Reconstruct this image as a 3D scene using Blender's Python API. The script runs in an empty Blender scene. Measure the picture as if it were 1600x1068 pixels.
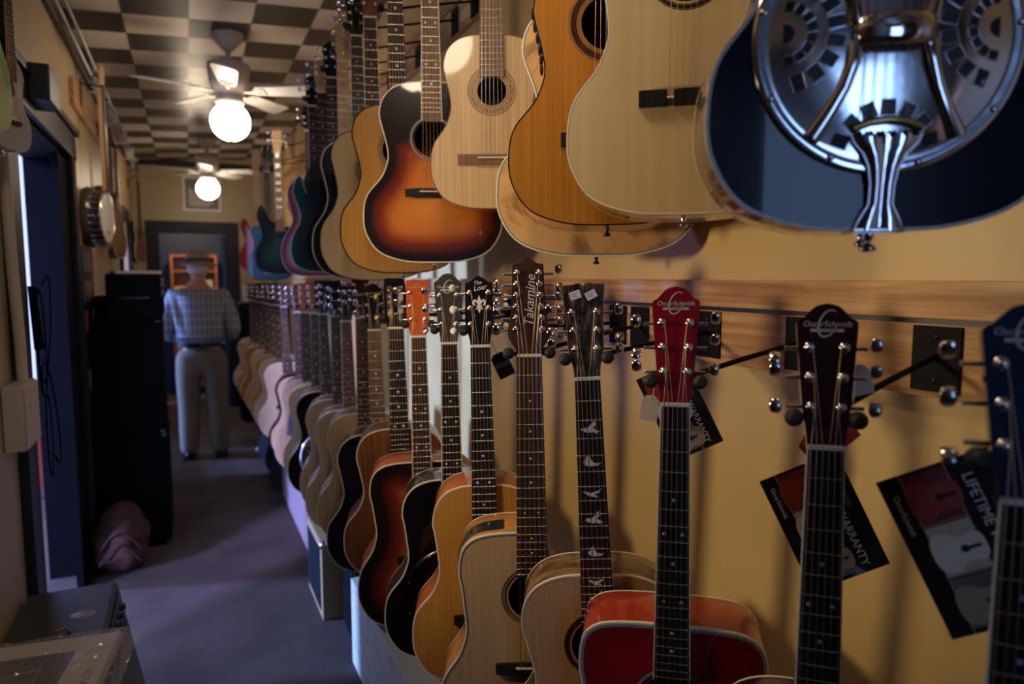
import bpy, bmesh, math, random
from mathutils import Vector, Matrix
random.seed(7)
PI = math.pi
scn = bpy.context.scene
COL = scn.collection

# ------------------------------------------------------------------ camera
cam_d = bpy.data.cameras.new('camera')
cam_d.sensor_width = 36.0
cam_d.lens = 24.0075
cam_d.clip_start = 0.02
cam = bpy.data.objects.new('camera', cam_d)
COL.objects.link(cam)
cam.location = (0, 0, 1.55)
cam.rotation_euler = (PI / 2 - 0.0943767, 0, -0.4426178)
cam_d.dof.use_dof = True
cam_d.dof.focus_distance = 1.32
cam_d.dof.aperture_fstop = 2.8
scn.camera = cam

# ------------------------------------------------------------------ view
scn.view_settings.view_transform = 'Standard'
scn.view_settings.look = 'None'
scn.view_settings.gamma = 1.0
scn.view_settings.use_curve_mapping = False
scn.view_settings.exposure = 0.12

# ------------------------------------------------------------------ daylight (world): dim street to the side, brighter open sky at the shop front
W = bpy.data.worlds.new('daylight')
scn.world = W
W.use_nodes = True
nt = W.node_tree
nt.nodes.clear()
wo = nt.nodes.new('ShaderNodeOutputWorld')
bg = nt.nodes.new('ShaderNodeBackground')
tc = nt.nodes.new('ShaderNodeTexCoord')
sp = nt.nodes.new('ShaderNodeSeparateXYZ')
nt.links.new(tc.outputs['Generated'], sp.inputs[0])
rp = nt.nodes.new('ShaderNodeValToRGB')
mr = nt.nodes.new('ShaderNodeMapRange')
mr.inputs['From Min'].default_value = -1
mr.inputs['From Max'].default_value = 1
nt.links.new(sp.outputs['Y'], mr.inputs['Value'])
nt.links.new(mr.outputs['Result'], rp.inputs[0])
rp.color_ramp.elements[0].position = 0.05
rp.color_ramp.elements[0].color = (0.32, 0.52, 1.0, 1)
rp.color_ramp.elements[1].position = 0.45
rp.color_ramp.elements[1].color = (0.34, 0.40, 0.78, 1)
nt.links.new(rp.outputs[0], bg.inputs['Color'])
mr2 = nt.nodes.new('ShaderNodeMapRange')
mr2.inputs['From Min'].default_value = -0.9
mr2.inputs['From Max'].default_value = -0.5
mr2.inputs['To Min'].default_value = 3.8
mr2.inputs['To Max'].default_value = 2.2
nt.links.new(sp.outputs['Y'], mr2.inputs['Value'])
nt.links.new(mr2.outputs['Result'], bg.inputs['Strength'])
nt.links.new(bg.outputs[0], wo.inputs[0])

def portal(name, loc, rot, sx, sy):
    l = bpy.data.lights.new(name, 'AREA')
    l.shape = 'RECTANGLE'
    l.size = sx
    l.size_y = sy
    l.cycles.is_portal = True
    o = bpy.data.objects.new(name, l)
    o.location = loc
    o.rotation_euler = rot
    COL.objects.link(o)
portal('side_door_portal', (-0.80, 3.465, 1.075), (PI / 2, 0, -PI / 2), 1.27, 2.15)
portal('front_window_portal', (-0.06, -2.62, 1.75), (PI / 2, 0, 0), 0.72, 1.6)
# low cool daylight slanting in through the openings of the left wall
sun = bpy.data.lights.new('daylight_sun', 'SUN')
sun.energy = 6.2
sun.color = (0.40, 0.38, 1.0)
sun.angle = math.radians(8)
so = bpy.data.objects.new('daylight_sun', sun)
so.rotation_euler = Vector((0.77 * 0.951, 0.63 * 0.951, -0.309)).to_track_quat('-Z', 'Y').to_euler()
COL.objects.link(so)
sun2 = bpy.data.lights.new('daylight_added', 'SUN')      # second sun added to pale the right wall behind the necks
sun2.energy = 9.0
sun2.color = (0.24, 0.40, 1.0)
sun2.angle = math.radians(6)
so2 = bpy.data.objects.new('daylight_added', sun2)
so2.rotation_euler = Vector((0.96 * 0.978, -0.27 * 0.978, -0.208)).to_track_quat('-Z', 'Y').to_euler()
COL.objects.link(so2)

XL, XR = -0.52, 1.0            # wall planes
YF, YB = -2.5, 8.78            # front and back of the shop

def ceil_z(x):
    return 1.55 + 1.3269 + 0.0697 * x

# ================================================================== materials
MATS = {}
def new_mat(name):
    m = bpy.data.materials.new(name)
    m.use_nodes = True
    b = m.node_tree.nodes['Principled BSDF']
    return m, m.node_tree, b

def mat(name, col, rough=0.5, metal=0.0, coat=0.0, coat_rough=0.05, noise=0.0, nscale=8.0, bump=0.0, bscale=200.0, spec=0.5, alpha=1.0, trans=0.0):
    if name in MATS:
        return MATS[name]
    m, t, b = new_mat(name)
    c = (*col, 1)
    b.inputs['Base Color'].default_value = c
    if coat > 0.3: spec = min(spec, 0.12)
    b.inputs['Roughness'].default_value = rough
    b.inputs['Metallic'].default_value = metal
    b.inputs['Coat Weight'].default_value = coat
    b.inputs['Coat Roughness'].default_value = coat_rough
    b.inputs['Specular IOR Level'].default_value = spec
    b.inputs['Transmission Weight'].default_value = trans
    b.inputs['Alpha'].default_value = alpha
    tcn = t.nodes.new('ShaderNodeTexCoord')
    nz = t.nodes.new('ShaderNodeTexNoise')
    nz.inputs['Scale'].default_value = nscale
    nz.inputs['Detail'].default_value = 4
    t.links.new(tcn.outputs['Object'], nz.inputs['Vector'])
    n = max(noise, 0.02)
    mx = t.nodes.new('ShaderNodeMix')
    mx.data_type = 'RGBA'
    mx.inputs['A'].default_value = tuple(max(0, v * (1 - n)) for v in col) + (1,)
    mx.inputs['B'].default_value = tuple(min(1, v * (1 + n)) for v in col) + (1,)
    t.links.new(nz.outputs['Fac'], mx.inputs['Factor'])
    t.links.new(mx.outputs['Result'], b.inputs['Base Color'])
    if bump:
        n2 = t.nodes.new('ShaderNodeTexNoise')
        n2.inputs['Scale'].default_value = bscale
        n2.inputs['Detail'].default_value = 3
        t.links.new(tcn.outputs['Object'], n2.inputs['Vector'])
        bm_ = t.nodes.new('ShaderNodeBump')
        bm_.inputs['Strength'].default_value = bump
        bm_.inputs['Distance'].default_value = 0.002
        t.links.new(n2.outputs['Fac'], bm_.inputs['Height'])
        t.links.new(bm_.outputs[0], b.inputs['Normal'])
    MATS[name] = m
    return m

def wood(name, c1, c2, scale=(90, 90, 3), rough=0.3, coat=0.6, contrast=(0.3, 0.7), figure=0.0, coat_rough=0.06, figcol=None):
    """grain running along local Z"""
    if name in MATS:
        return MATS[name]
    m, t, b = new_mat(name)
    tcn = t.nodes.new('ShaderNodeTexCoord')
    mp = t.nodes.new('ShaderNodeMapping')
    mp.inputs['Scale'].default_value = scale
    t.links.new(tcn.outputs['Object'], mp.inputs[0])
    nz = t.nodes.new('ShaderNodeTexNoise')
    nz.inputs['Scale'].default_value = 1.0
    nz.inputs['Detail'].default_value = 5
    nz.inputs['Distortion'].default_value = 0.4
    t.links.new(mp.outputs[0], nz.inputs['Vector'])
    r = t.nodes.new('ShaderNodeValToRGB')
    r.color_ramp.elements[0].position = contrast[0]
    r.color_ramp.elements[0].color = (*c1, 1)
    r.color_ramp.elements[1].position = contrast[1]
    r.color_ramp.elements[1].color = (*c2, 1)
    t.links.new(nz.outputs['Fac'], r.inputs[0])
    out = r.outputs[0]
    if figure:
        n2 = t.nodes.new('ShaderNodeTexNoise')
        n2.inputs['Scale'].default_value = 7.0
        n2.inputs['Detail'].default_value = 6
        n2.inputs['Distortion'].default_value = 1.5
        t.links.new(tcn.outputs['Object'], n2.inputs['Vector'])
        r2 = t.nodes.new('ShaderNodeValToRGB')
        r2.color_ramp.elements[0].position = 0.38
        r2.color_ramp.elements[0].color = (1, 1, 1, 1)
        r2.color_ramp.elements[1].position = 0.50
        r2.color_ramp.elements[1].color = (0, 0, 0, 1)
        t.links.new(n2.outputs['Fac'], r2.inputs[0])
        mul = t.nodes.new('ShaderNodeMath')
        mul.operation = 'MULTIPLY'
        mul.inputs[1].default_value = figure
        t.links.new(r2.outputs[0], mul.inputs[0])
        mx = t.nodes.new('ShaderNodeMix')
        mx.data_type = 'RGBA'
        t.links.new(mul.outputs[0], mx.inputs['Factor'])
        t.links.new(out, mx.inputs['A'])
        mx.inputs['B'].default_value = (*(figcol or tuple(v * 0.35 for v in c1)), 1)
        out = mx.outputs['Result']
    t.links.new(out, b.inputs['Base Color'])
    b.inputs['Specular IOR Level'].default_value = 0.12 if coat > 0.3 else 0.22
    b.inputs['Roughness'].default_value = rough
    b.inputs['Coat Weight'].default_value = coat
    b.inputs['Coat Roughness'].default_value = coat_rough
    MATS[name] = m
    return m

def burst(name, stops, coat=1.0, grain=0.15):
    """lacquer shaded from the rim inwards; 'edge' holds metres from the rim"""
    if name in MATS:
        return MATS[name]
    m, t, b = new_mat(name)
    at = t.nodes.new('ShaderNodeAttribute')
    at.attribute_name = 'edge'
    r = t.nodes.new('ShaderNodeValToRGB')
    el = r.color_ramp.elements
    for i, (p, c) in enumerate(stops):
        e = el[i] if i < 2 else el.new(p)
        e.position = p
        e.color = (*c, 1)
    mul = t.nodes.new('ShaderNodeMath')
    mul.operation = 'MULTIPLY'
    mul.inputs[1].default_value = 5.0       # 0.2 m -> 1
    t.links.new(at.outputs['Fac'], mul.inputs[0])
    t.links.new(mul.outputs[0], r.inputs[0])
    tcn = t.nodes.new('ShaderNodeTexCoord')
    mp = t.nodes.new('ShaderNodeMapping')
    mp.inputs['Scale'].default_value = (120, 120, 3)
    t.links.new(tcn.outputs['Object'], mp.inputs[0])
    nz = t.nodes.new('ShaderNodeTexNoise')
    nz.inputs['Scale'].default_value = 1.0
    t.links.new(mp.outputs[0], nz.inputs['Vector'])
    mx = t.nodes.new('ShaderNodeMix')
    mx.data_type = 'RGBA'
    mx.blend_type = 'MULTIPLY'
    mx.inputs['Factor'].default_value = grain
    t.links.new(r.outputs[0], mx.inputs['A'])
    t.links.new(nz.outputs['Color'], mx.inputs['B'])
    t.links.new(mx.outputs['Result'], b.inputs['Base Color'])
    b.inputs['Specular IOR Level'].default_value = 0.12
    b.inputs['Roughness'].default_value = 0.3
    b.inputs['Coat Weight'].default_value = coat
    b.inputs['Coat Roughness'].default_value = 0.04
    MATS[name] = m
    return m

def emis(name, col, s):
    m, t, b = new_mat(name)
    b.inputs['Base Color'].default_value = (*col, 1)
    b.inputs['Emission Color'].default_value = (*col, 1)
    b.inputs['Emission Strength'].default_value = s
    MATS[name] = m
    return m

# woods
spruce = wood('pale_spruce', (0.50, 0.33, 0.17), (0.66, 0.47, 0.27), (160, 160, 2))
spruce_tan = wood('tan_spruce', (0.42, 0.26, 0.13), (0.52, 0.34, 0.18), (160, 160, 2))
cedar = wood('honey_cedar', (0.32, 0.13, 0.016), (0.42, 0.18, 0.03), (150, 150, 2))
gold_top = wood('golden_top', (0.42, 0.19, 0.035), (0.52, 0.25, 0.055), (150, 150, 2))
mapl = wood('cream_maple', (0.52, 0.38, 0.20), (0.61, 0.46, 0.26), (30, 30, 5))
spalt = wood('spalted_maple', (0.56, 0.30, 0.11), (0.72, 0.44, 0.20), (9, 9, 2.5), figure=0.75, figcol=(0.16, 0.08, 0.04))
mahog = wood('mahogany', (0.10, 0.035, 0.015), (0.20, 0.075, 0.03), (110, 110, 4))
mahog_o = wood('orange_mahogany', (0.42, 0.10, 0.02), (0.56, 0.16, 0.035), (110, 110, 4))
rosew = wood('rosewood', (0.028, 0.015, 0.011), (0.065, 0.034, 0.022), (140, 140, 5), rough=0.55, coat=0.0)
rosew_l = wood('pale_rosewood', (0.13, 0.075, 0.045), (0.22, 0.13, 0.08), (140, 140, 5), rough=0.5, coat=0.0)
rosew_g = wood('glossy_rosewood', (0.026, 0.010, 0.006), (0.07, 0.028, 0.014), (120, 120, 5), coat=1.0)
ebony = wood('ebony', (0.010, 0.009, 0.009), (0.025, 0.021, 0.019), (160, 160, 4), rough=0.38, coat=0.0)
ebony_s = wood('striped_ebony', (0.012, 0.011, 0.010), (0.16, 0.11, 0.075), (190, 190, 3), rough=0.35, coat=0.5, contrast=(0.42, 0.78))
maple_n = wood('maple_neck', (0.62, 0.40, 0.20), (0.72, 0.50, 0.27), (100, 100, 4))
side_orange = wood('orange_side', (0.50, 0.20, 0.05), (0.66, 0.30, 0.09), (60, 60, 6), coat=1.0)
side_olive = wood('olive_brown_side', (0.10, 0.065, 0.03), (0.17, 0.11, 0.05), (60, 60, 6), coat=1.0)
black_g = mat('black_gloss', (0.004, 0.004, 0.005), 0.25, coat=1.0, coat_rough=0.03)
black_w = mat('black_lacquer', (0.006, 0.006, 0.008), 0.3, coat=0.6, coat_rough=0.05)
navy_g = mat('midnight_blue_lacquer', (0.002, 0.005, 0.014), 0.25, coat=0.45, coat_rough=0.03)
cherry = mat('cherry_red_lacquer', (0.24, 0.006, 0.012), 0.28, coat=1.0, coat_rough=0.04, noise=0.1)
cherry_s = mat('cherry_orange_side', (0.42, 0.04, 0.015), 0.28, coat=1.0, coat_rough=0.04, noise=0.35, nscale=6)
purple_l = mat('dark_plum_lacquer', (0.028, 0.005, 0.011), 0.25, coat=1.0, coat_rough=0.03)
blue_l = mat('blue_lacquer', (0.003, 0.028, 0.065), 0.25, coat=1.0, coat_rough=0.03, noise=0.3)
teal_l = mat('teal_lacquer', (0.003, 0.07, 0.075), 0.22, coat=1.0, coat_rough=0.03, noise=0.4, nscale=25)
red_l = mat('red_lacquer', (0.42, 0.02, 0.02), 0.25, coat=1.0)
sky_l = mat('sky_blue_lacquer', (0.05, 0.19, 0.42), 0.25, coat=1.0)
green_l = mat('surf_green_lacquer', (0.16, 0.34, 0.14), 0.3, coat=0.8)
grey_l = mat('pearl_grey_lacquer', (0.36, 0.37, 0.37), 0.35, coat=0.4)
cream_p = mat('cream_plastic', (0.78, 0.70, 0.55), 0.4)
ivory = mat('ivory_binding', (0.74, 0.68, 0.54), 0.35)
grey_b = mat('grey_black_binding', (0.10, 0.10, 0.10), 0.35)
bone = mat('bone_nut', (0.80, 0.76, 0.66), 0.4)
pearl = mat('pearl_inlay', (0.72, 0.70, 0.76), 0.2, coat=0.5, noise=0.1, nscale=90)
abal = mat('abalone_trim', (0.20, 0.25, 0.26), 0.25, coat=0.6, noise=0.8, nscale=220)
chrome = mat('polished_chrome', (0.82, 0.82, 0.84), 0.08, 1.0)
chrome_d = mat('cover_chrome', (0.78, 0.80, 0.84), 0.13, 1.0, bump=0.25, bscale=14)
nickel = mat('fret_nickel', (0.72, 0.68, 0.60), 0.25, 1.0)
brass = mat('aged_brass', (0.55, 0.40, 0.16), 0.3, 1.0)
bronze = mat('bronze_string', (0.62, 0.40, 0.22), 0.35, 1.0)
steel = mat('steel_string', (0.72, 0.70, 0.68), 0.3, 1.0)
blackp = mat('black_plastic', (0.012, 0.012, 0.013), 0.4)
rubber = mat('black_foam_rubber', (0.012, 0.012, 0.012), 0.6)
blackm = mat('black_powder_steel', (0.006, 0.006, 0.006), 0.6, spec=0.12)
hole_shade = mat('hole_shade_paint', (0.03, 0.018, 0.010), 0.8)
white_i = mat('white_print', (0.72, 0.70, 0.68), 0.4)
silver_i = mat('silver_print', (0.66, 0.60, 0.58), 0.35, 0.2)

# wall paint: ochre with trowel clouds, scratches and a soft sheen
def wall_paint(name, c1, c2):
    m, t, b = new_mat(name)
    tcn = t.nodes.new('ShaderNodeTexCoord')
    n1 = t.nodes.new('ShaderNodeTexNoise')
    n1.inputs['Scale'].default_value = 2.2
    n1.inputs['Detail'].default_value = 8
    t.links.new(tcn.outputs['Object'], n1.inputs['Vector'])
    r = t.nodes.new('ShaderNodeValToRGB')
    r.color_ramp.elements[0].position = 0.35
    r.color_ramp.elements[0].color = (*c1, 1)
    r.color_ramp.elements[1].position = 0.68
    r.color_ramp.elements[1].color = (*c2, 1)
    t.links.new(n1.outputs['Fac'], r.inputs[0])
    n2 = t.nodes.new('ShaderNodeTexVoronoi')
    n2.feature = 'DISTANCE_TO_EDGE'
    n2.inputs['Scale'].default_value = 3.1
    nd = t.nodes.new('ShaderNodeTexNoise')
    nd.inputs['Scale'].default_value = 5
    nd.inputs['Detail'].default_value = 6
    vm = t.nodes.new('ShaderNodeVectorMath')
    vm.operation = 'ADD'
    t.links.new(tcn.outputs['Object'], nd.inputs['Vector'])
    t.links.new(tcn.outputs['Object'], vm.inputs[0])
    t.links.new(nd.outputs['Color'], vm.inputs[1])
    t.links.new(vm.outputs[0], n2.inputs['Vector'])
    n3 = t.nodes.new('ShaderNodeTexNoise')
    n3.inputs['Scale'].default_value = 26
    n3.inputs['Detail'].default_value = 8
    t.links.new(tcn.outputs['Object'], n3.inputs['Vector'])
    r3 = t.nodes.new('ShaderNodeValToRGB')
    r3.color_ramp.elements[0].position = 0.66
    r3.color_ramp.elements[0].color = (0, 0, 0, 1)
    r3.color_ramp.elements[1].position = 0.78
    r3.color_ramp.elements[1].color = (0.5, 0.5, 0.5, 1)
    t.links.new(n3.outputs['Fac'], r3.inputs[0])
    mx = t.nodes.new('ShaderNodeMix')
    mx.data_type = 'RGBA'
    t.links.new(r3.outputs[0], mx.inputs['Factor'])
    t.links.new(r.outputs[0], mx.inputs['A'])
    mx.inputs['B'].default_value = (c2[0] * 1.25, c2[1] * 1.3, c2[2] * 1.5, 1)
    t.links.new(mx.outputs['Result'], b.inputs['Base Color'])
    bp = t.nodes.new('ShaderNodeBump')
    bp.inputs['Strength'].default_value = 0.25
    bp.inputs['Distance'].default_value = 0.01
    n4 = t.nodes.new('ShaderNodeTexNoise')
    n4.inputs['Scale'].default_value = 7
    n4.inputs['Detail'].default_value = 7
    t.links.new(tcn.outputs['Object'], n4.inputs['Vector'])
    t.links.new(n4.outputs['Fac'], bp.inputs['Height'])
    t.links.new(bp.outputs[0], b.inputs['Normal'])
    b.inputs['Roughness'].default_value = 0.42
    MATS[name] = m
    return m
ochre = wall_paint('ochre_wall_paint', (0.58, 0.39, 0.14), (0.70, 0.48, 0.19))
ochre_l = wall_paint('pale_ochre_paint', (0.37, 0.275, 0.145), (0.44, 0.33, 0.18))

def checker_ceiling():
    m, t, b = new_mat('checkered_ceiling_tiles')
    tcn = t.nodes.new('ShaderNodeTexCoord')
    s = t.nodes.new('ShaderNodeSeparateXYZ')
    t.links.new(tcn.outputs['Object'], s.inputs[0])
    def M(op, a, bb):
        n = t.nodes.new('ShaderNodeMath')
        n.operation = op
        for i, v in enumerate((a, bb)):
            if v is None:
                continue
            if isinstance(v, (int, float)):
                n.inputs[i].default_value = v
            else:
                t.links.new(v, n.inputs[i])
        return n.outputs[0]
    T = 0.3048
    u = M('DIVIDE', M('ADD', s.outputs['X'], 0.2426), T)
    v = M('DIVIDE', M('ADD', s.outputs['Y'], -4.036), T)
    par = M('FLOORED_MODULO', M('ADD', M('FLOOR', u, None), M('FLOOR', v, None)), 2.0)
    par = M('GREATER_THAN', par, 0.5)
    fu = M('FRACT', u, None)
    fv = M('FRACT', v, None)
    e = M('MINIMUM', M('MINIMUM', fu, M('SUBTRACT', 1.0, fu)), M('MINIMUM', fv, M('SUBTRACT', 1.0, fv)))
    seam = M('LESS_THAN', e, 0.012)
    nz = t.nodes.new('ShaderNodeTexNoise')
    nz.inputs['Scale'].default_value = 5
    nz.inputs['Detail'].default_value = 6
    t.links.new(tcn.outputs['Object'], nz.inputs['Vector'])
    w = t.nodes.new('ShaderNodeMix')
    w.data_type = 'RGBA'
    w.inputs['A'].default_value = (0.45, 0.39, 0.32, 1)
    w.inputs['B'].default_value = (0.56, 0.50, 0.42, 1)
    t.links.new(nz.outputs['Fac'], w.inputs['Factor'])
    mx = t.nodes.new('ShaderNodeMix')
    mx.data_type = 'RGBA'
    t.links.new(par, mx.inputs['Factor'])
    t.links.new(w.outputs['Result'], mx.inputs['A'])
    mx.inputs['B'].default_value = (0.020, 0.018, 0.015, 1)
    mx2 = t.nodes.new('ShaderNodeMix')
    mx2.data_type = 'RGBA'
    t.links.new(seam, mx2.inputs['Factor'])
    t.links.new(mx.outputs['Result'], mx2.inputs['A'])
    mx2.inputs['B'].default_value = (0.17, 0.15, 0.12, 1)
    t.links.new(mx2.outputs['Result'], b.inputs['Base Color'])
    bp = t.nodes.new('ShaderNodeBump')
    bp.inputs['Strength'].default_value = 0.3
    bp.inputs['Distance'].default_value = 0.004
    t.links.new(nz.outputs['Fac'], bp.inputs['Height'])
    t.links.new(bp.outputs[0], b.inputs['Normal'])
    b.inputs['Roughness'].default_value = 0.33
    return m
ceil_m = checker_ceiling()

def carpet_mat():
    m, t, b = new_mat('brown_carpet')
    tcn = t.nodes.new('ShaderNodeTexCoord')
    n1 = t.nodes.new('ShaderNodeTexNoise')
    n1.inputs['Scale'].default_value = 160
    n1.inputs['Detail'].default_value = 3
    n2 = t.nodes.new('ShaderNodeTexNoise')
    n2.inputs['Scale'].default_value = 3
    n2.inputs['Detail'].default_value = 6
    for n in (n1, n2):
        t.links.new(tcn.outputs['Object'], n.inputs['Vector'])
    r = t.nodes.new('ShaderNodeValToRGB')
    r.color_ramp.elements[0].position = 0.3
    r.color_ramp.elements[0].color = (0.060, 0.044, 0.038, 1)
    r.color_ramp.elements[1].position = 0.75
    r.color_ramp.elements[1].color = (0.15, 0.115, 0.105, 1)
    mxx = t.nodes.new('ShaderNodeMath')
    mxx.operation = 'MULTIPLY_ADD'
    mxx.inputs[1].default_value = 0.45
    t.links.new(n1.outputs['Fac'], mxx.inputs[0])
    m3 = t.nodes.new('ShaderNodeMath')
    m3.operation = 'MULTIPLY'
    m3.inputs[1].default_value = 0.55
    t.links.new(n2.outputs['Fac'], m3.inputs[0])
    t.links.new(m3.outputs[0], mxx.inputs[2])
    t.links.new(mxx.outputs[0], r.inputs[0])
    t.links.new(r.outputs[0], b.inputs['Base Color'])
    bp = t.nodes.new('ShaderNodeBump')
    bp.inputs['Strength'].default_value = 0.6
    bp.inputs['Distance'].default_value = 0.006
    t.links.new(n1.outputs['Fac'], bp.inputs['Height'])
    t.links.new(bp.outputs[0], b.inputs['Normal'])
    b.inputs['Roughness'].default_value = 0.95
    b.inputs['Specular IOR Level'].default_value = 0.1
    return m
carpet_m = carpet_mat()
# oak board, grain running along Y
oak = wood('red_oak', (0.38, 0.17, 0.055), (0.66, 0.38, 0.15), (60, 3.0, 60), rough=0.38, coat=0.3, contrast=(0.36, 0.62))

# ================================================================== mesh helpers
class MB:
    """collects geometry, then links it as ONE mesh object"""
    def __init__(s):
        s.v = []; s.f = []; s.mi = []; s.sm = []; s.mats = []
    def midx(s, m):
        if m not in s.mats:
            s.mats.append(m)
        return s.mats.index(m)
    def add(s, vs, fs, m=None, smooth=False, T=None):
        o = len(s.v)
        s.v += [tuple(T @ Vector(v)) if T is not None else tuple(v) for v in vs]
        k = s.midx(m)
        for f in fs:
            s.f.append(tuple(i + o for i in f)); s.mi.append(k); s.sm.append(smooth)
    def box(s, lo, hi, m=None, T=None, ch=0.0):
        x0, y0, z0 = lo; x1, y1, z1 = hi
        if ch <= 0:
            vs = [(x0, y0, z0), (x1, y0, z0), (x1, y1, z0), (x0, y1, z0), (x0, y0, z1), (x1, y0, z1), (x1, y1, z1), (x0, y1, z1)]
            s.add(vs, [(0, 3, 2, 1), (4, 5, 6, 7), (0, 1, 5, 4), (1, 2, 6, 5), (2, 3, 7, 6), (3, 0, 4, 7)], m, False, T)
        else:
            bm = bmesh.new()
            bmesh.ops.create_cube(bm, size=1)
            for v in bm.verts:
                v.co = Vector(((x0 + x1) / 2 + v.co.x * (x1 - x0), (y0 + y1) / 2 + v.co.y * (y1 - y0), (z0 + z1) / 2 + v.co.z * (z1 - z0)))
            bmesh.ops.bevel(bm, geom=bm.edges[:], offset=ch, segments=2, affect='EDGES', profile=0.7)
            bm.verts.index_update()
            s.add([v.co[:] for v in bm.verts], [[v.index for v in f.verts] for f in bm.faces], m, False, T)
            bm.free()
    def tube(s, pts, r, m=None, n=8, caps=True, smooth=True, T=None, flat=1.0, flata=1.0):
        pts = [Vector(p) for p in pts]
        rs = r if isinstance(r, (list, tuple)) else [r] * len(pts)
        vs = []; fs = []
        up = None
        for i, p in enumerate(pts):
            d = (pts[min(i + 1, len(pts) - 1)] - pts[max(i - 1, 0)])
            d = d.normalized() if d.length > 1e-9 else Vector((0, 0, 1))
            if up is None:
                up = Vector((0, 0, 1)) if abs(d.z) < 0.9 else Vector((0, 1, 0))
            a = d.cross(up)
            if a.length < 1e-6:
                a = d.orthogonal()
            a.normalize()
            bb = a.cross(d).normalized()
            up = bb
            for k in range(n):
                an = 2 * PI * k / n
                vs.append(p + a * (math.cos(an) * rs[i] * flata) + bb * (math.sin(an) * rs[i] * flat))
        for i in range(len(pts) - 1):
            for k in range(n):
                k2 = (k + 1) % n
                fs.append((i * n + k, i * n + k2, (i + 1) * n + k2, (i + 1) * n + k))
        s.add(vs, fs, m, smooth, T)
        if caps:
            e = (len(pts) - 1) * n
            s.add(vs[:n], [tuple(range(n - 1, -1, -1))], m, False, T)
            s.add(vs[e:], [tuple(range(n))], m, False, T)
    def lathe(s, prof, m=None, n=24, T=None, smooth=True):
        """profile (r, h) turned about local Z"""
        vs = []; fs = []
        for r, h in prof:
            for k in range(n):
                a = 2 * PI * k / n
                vs.append((r * math.cos(a), r * math.sin(a), h))
        for i in range(len(prof) - 1):
            for k in range(n):
                k2 = (k + 1) % n
                fs.append((i * n + k, i * n + k2, (i + 1) * n + k2, (i + 1) * n + k))
        s.add(vs, fs, m, smooth, T)
        if prof[0][0] > 1e-5:
            s.add(vs[:n], [tuple(range(n - 1, -1, -1))], m, False, T)
        if prof[-1][0] > 1e-5:
            s.add(vs[-n:], [tuple(range(n))], m, False, T)
    def prism(s, poly, y0, y1, m=None, T=None, mside=None):
        """polygon in XZ (counter-clockwise seen from -Y) extruded from y0 (front) to y1"""
        n = len(poly)
        fr = [(x, y0, z) for x, z in poly]; bk = [(x, y1, z) for x, z in poly]
        s.add(fr, [tuple(range(n))], m, False, T)
        s.add(bk, [tuple(range(n - 1, -1, -1))], mside or m, False, T)
        s.add(fr + bk, [(i, i + n, (i + 1) % n + n, (i + 1) % n) for i in range(n)], mside or m, False, T)
    def sphere(s, c, r, m=None, n=14, T=None):
        rr = r if isinstance(r, (tuple, list)) else (r, r, r)
        vs = []; fs = []
        h = n // 2 + 1
        for i in range(h + 1):
            th = PI * i / h
            for k in range(n):
                a = 2 * PI * k / n
                vs.append((c[0] + rr[0] * math.sin(th) * math.cos(a), c[1] + rr[1] * math.sin(th) * math.sin(a), c[2] + rr[2] * math.cos(th)))
        for i in range(h):
            for k in range(n):
                k2 = (k + 1) % n
                fs.append((i * n + k, (i + 1) * n + k, (i + 1) * n + k2, i * n + k2))
        s.add(vs, fs, m, True, T)
    def mesh(s, name):
        me = bpy.data.meshes.new(name)
        me.from_pydata(s.v, [], s.f)
        for m in s.mats:
            if m is not None:
                me.materials.append(m)
        me.polygons.foreach_set('material_index', s.mi)
        me.polygons.foreach_set('use_smooth', s.sm)
        me.update()
        return me
    def build(s, name, parent=None, label=None):
        return link(name, s.mesh(name), parent, label)

def link(name, me, parent=None, label=None):
    o = bpy.data.objects.new(name, me)
    COL.objects.link(o)
    if parent is not None:
        o.parent = parent
    if label:
        o['label'] = label
    return o
def tag(o, label=None, cat=None, group=None, kind=None):
    if label: o['label'] = label
    if cat: o['category'] = cat
    if group: o['group'] = group
    if kind: o['kind'] = kind
    return o
def thing(name, label, cat, loc=(0, 0, 0), rot=(0, 0, 0), group=None):
    o = bpy.data.objects.new(name, None)
    o.empty_display_size = 0.05
    COL.objects.link(o)
    o.location = loc
    o.rotation_euler = rot
    return tag(o, label, cat, group)

def text_geo(s, size, shear=0.0, align='CENTER', extr=0.0):
    c = bpy.data.curves.new('lettering', 'FONT')
    c.body = s
    c.size = size
    c.shear = shear
    c.align_x = align
    c.align_y = 'CENTER'
    c.resolution_u = 3
    o = bpy.data.objects.new('lettering', c)
    COL.objects.link(o)
    bpy.context.view_layer.update()
    me = bpy.data.meshes.new_from_object(o.evaluated_get(bpy.context.evaluated_depsgraph_get()))
    vs = [(v.co.x, v.co.y) for v in me.vertices]
    fs = [tuple(p.vertices) for p in me.polygons]
    bpy.data.objects.remove(o)
    bpy.data.curves.remove(c)
    bpy.data.meshes.remove(me)
    return vs, fs

# ================================================================== the room
def struct(name, mb):
    return tag(mb.build(name), kind='structure')

mb = MB(); mb.box((-1.6, YF - 0.3, -0.1), (1.3, YB + 1.8, 0.0), carpet_m); struct('floor', mb)
mb = MB()
vs = [(x, y, ceil_z(x) + dz) for dz in (0, 0.08) for x, y in ((-0.7, YF - 0.2), (1.15, YF - 0.2), (1.15, YB + 0.1), (-0.7, YB + 0.1))]
mb.add(vs, [(0, 1, 2, 3), (7, 6, 5, 4), (0, 4, 5, 1), (1, 5, 6, 2), (2, 6, 7, 3), (3, 7, 4, 0)], ceil_m)
struct('ceiling', mb)
mb = MB(); mb.box((XR, YF - 0.12, 0), (XR + 0.12, YB + 0.12, 3.05), ochre); struct('wall_right', mb)
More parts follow.
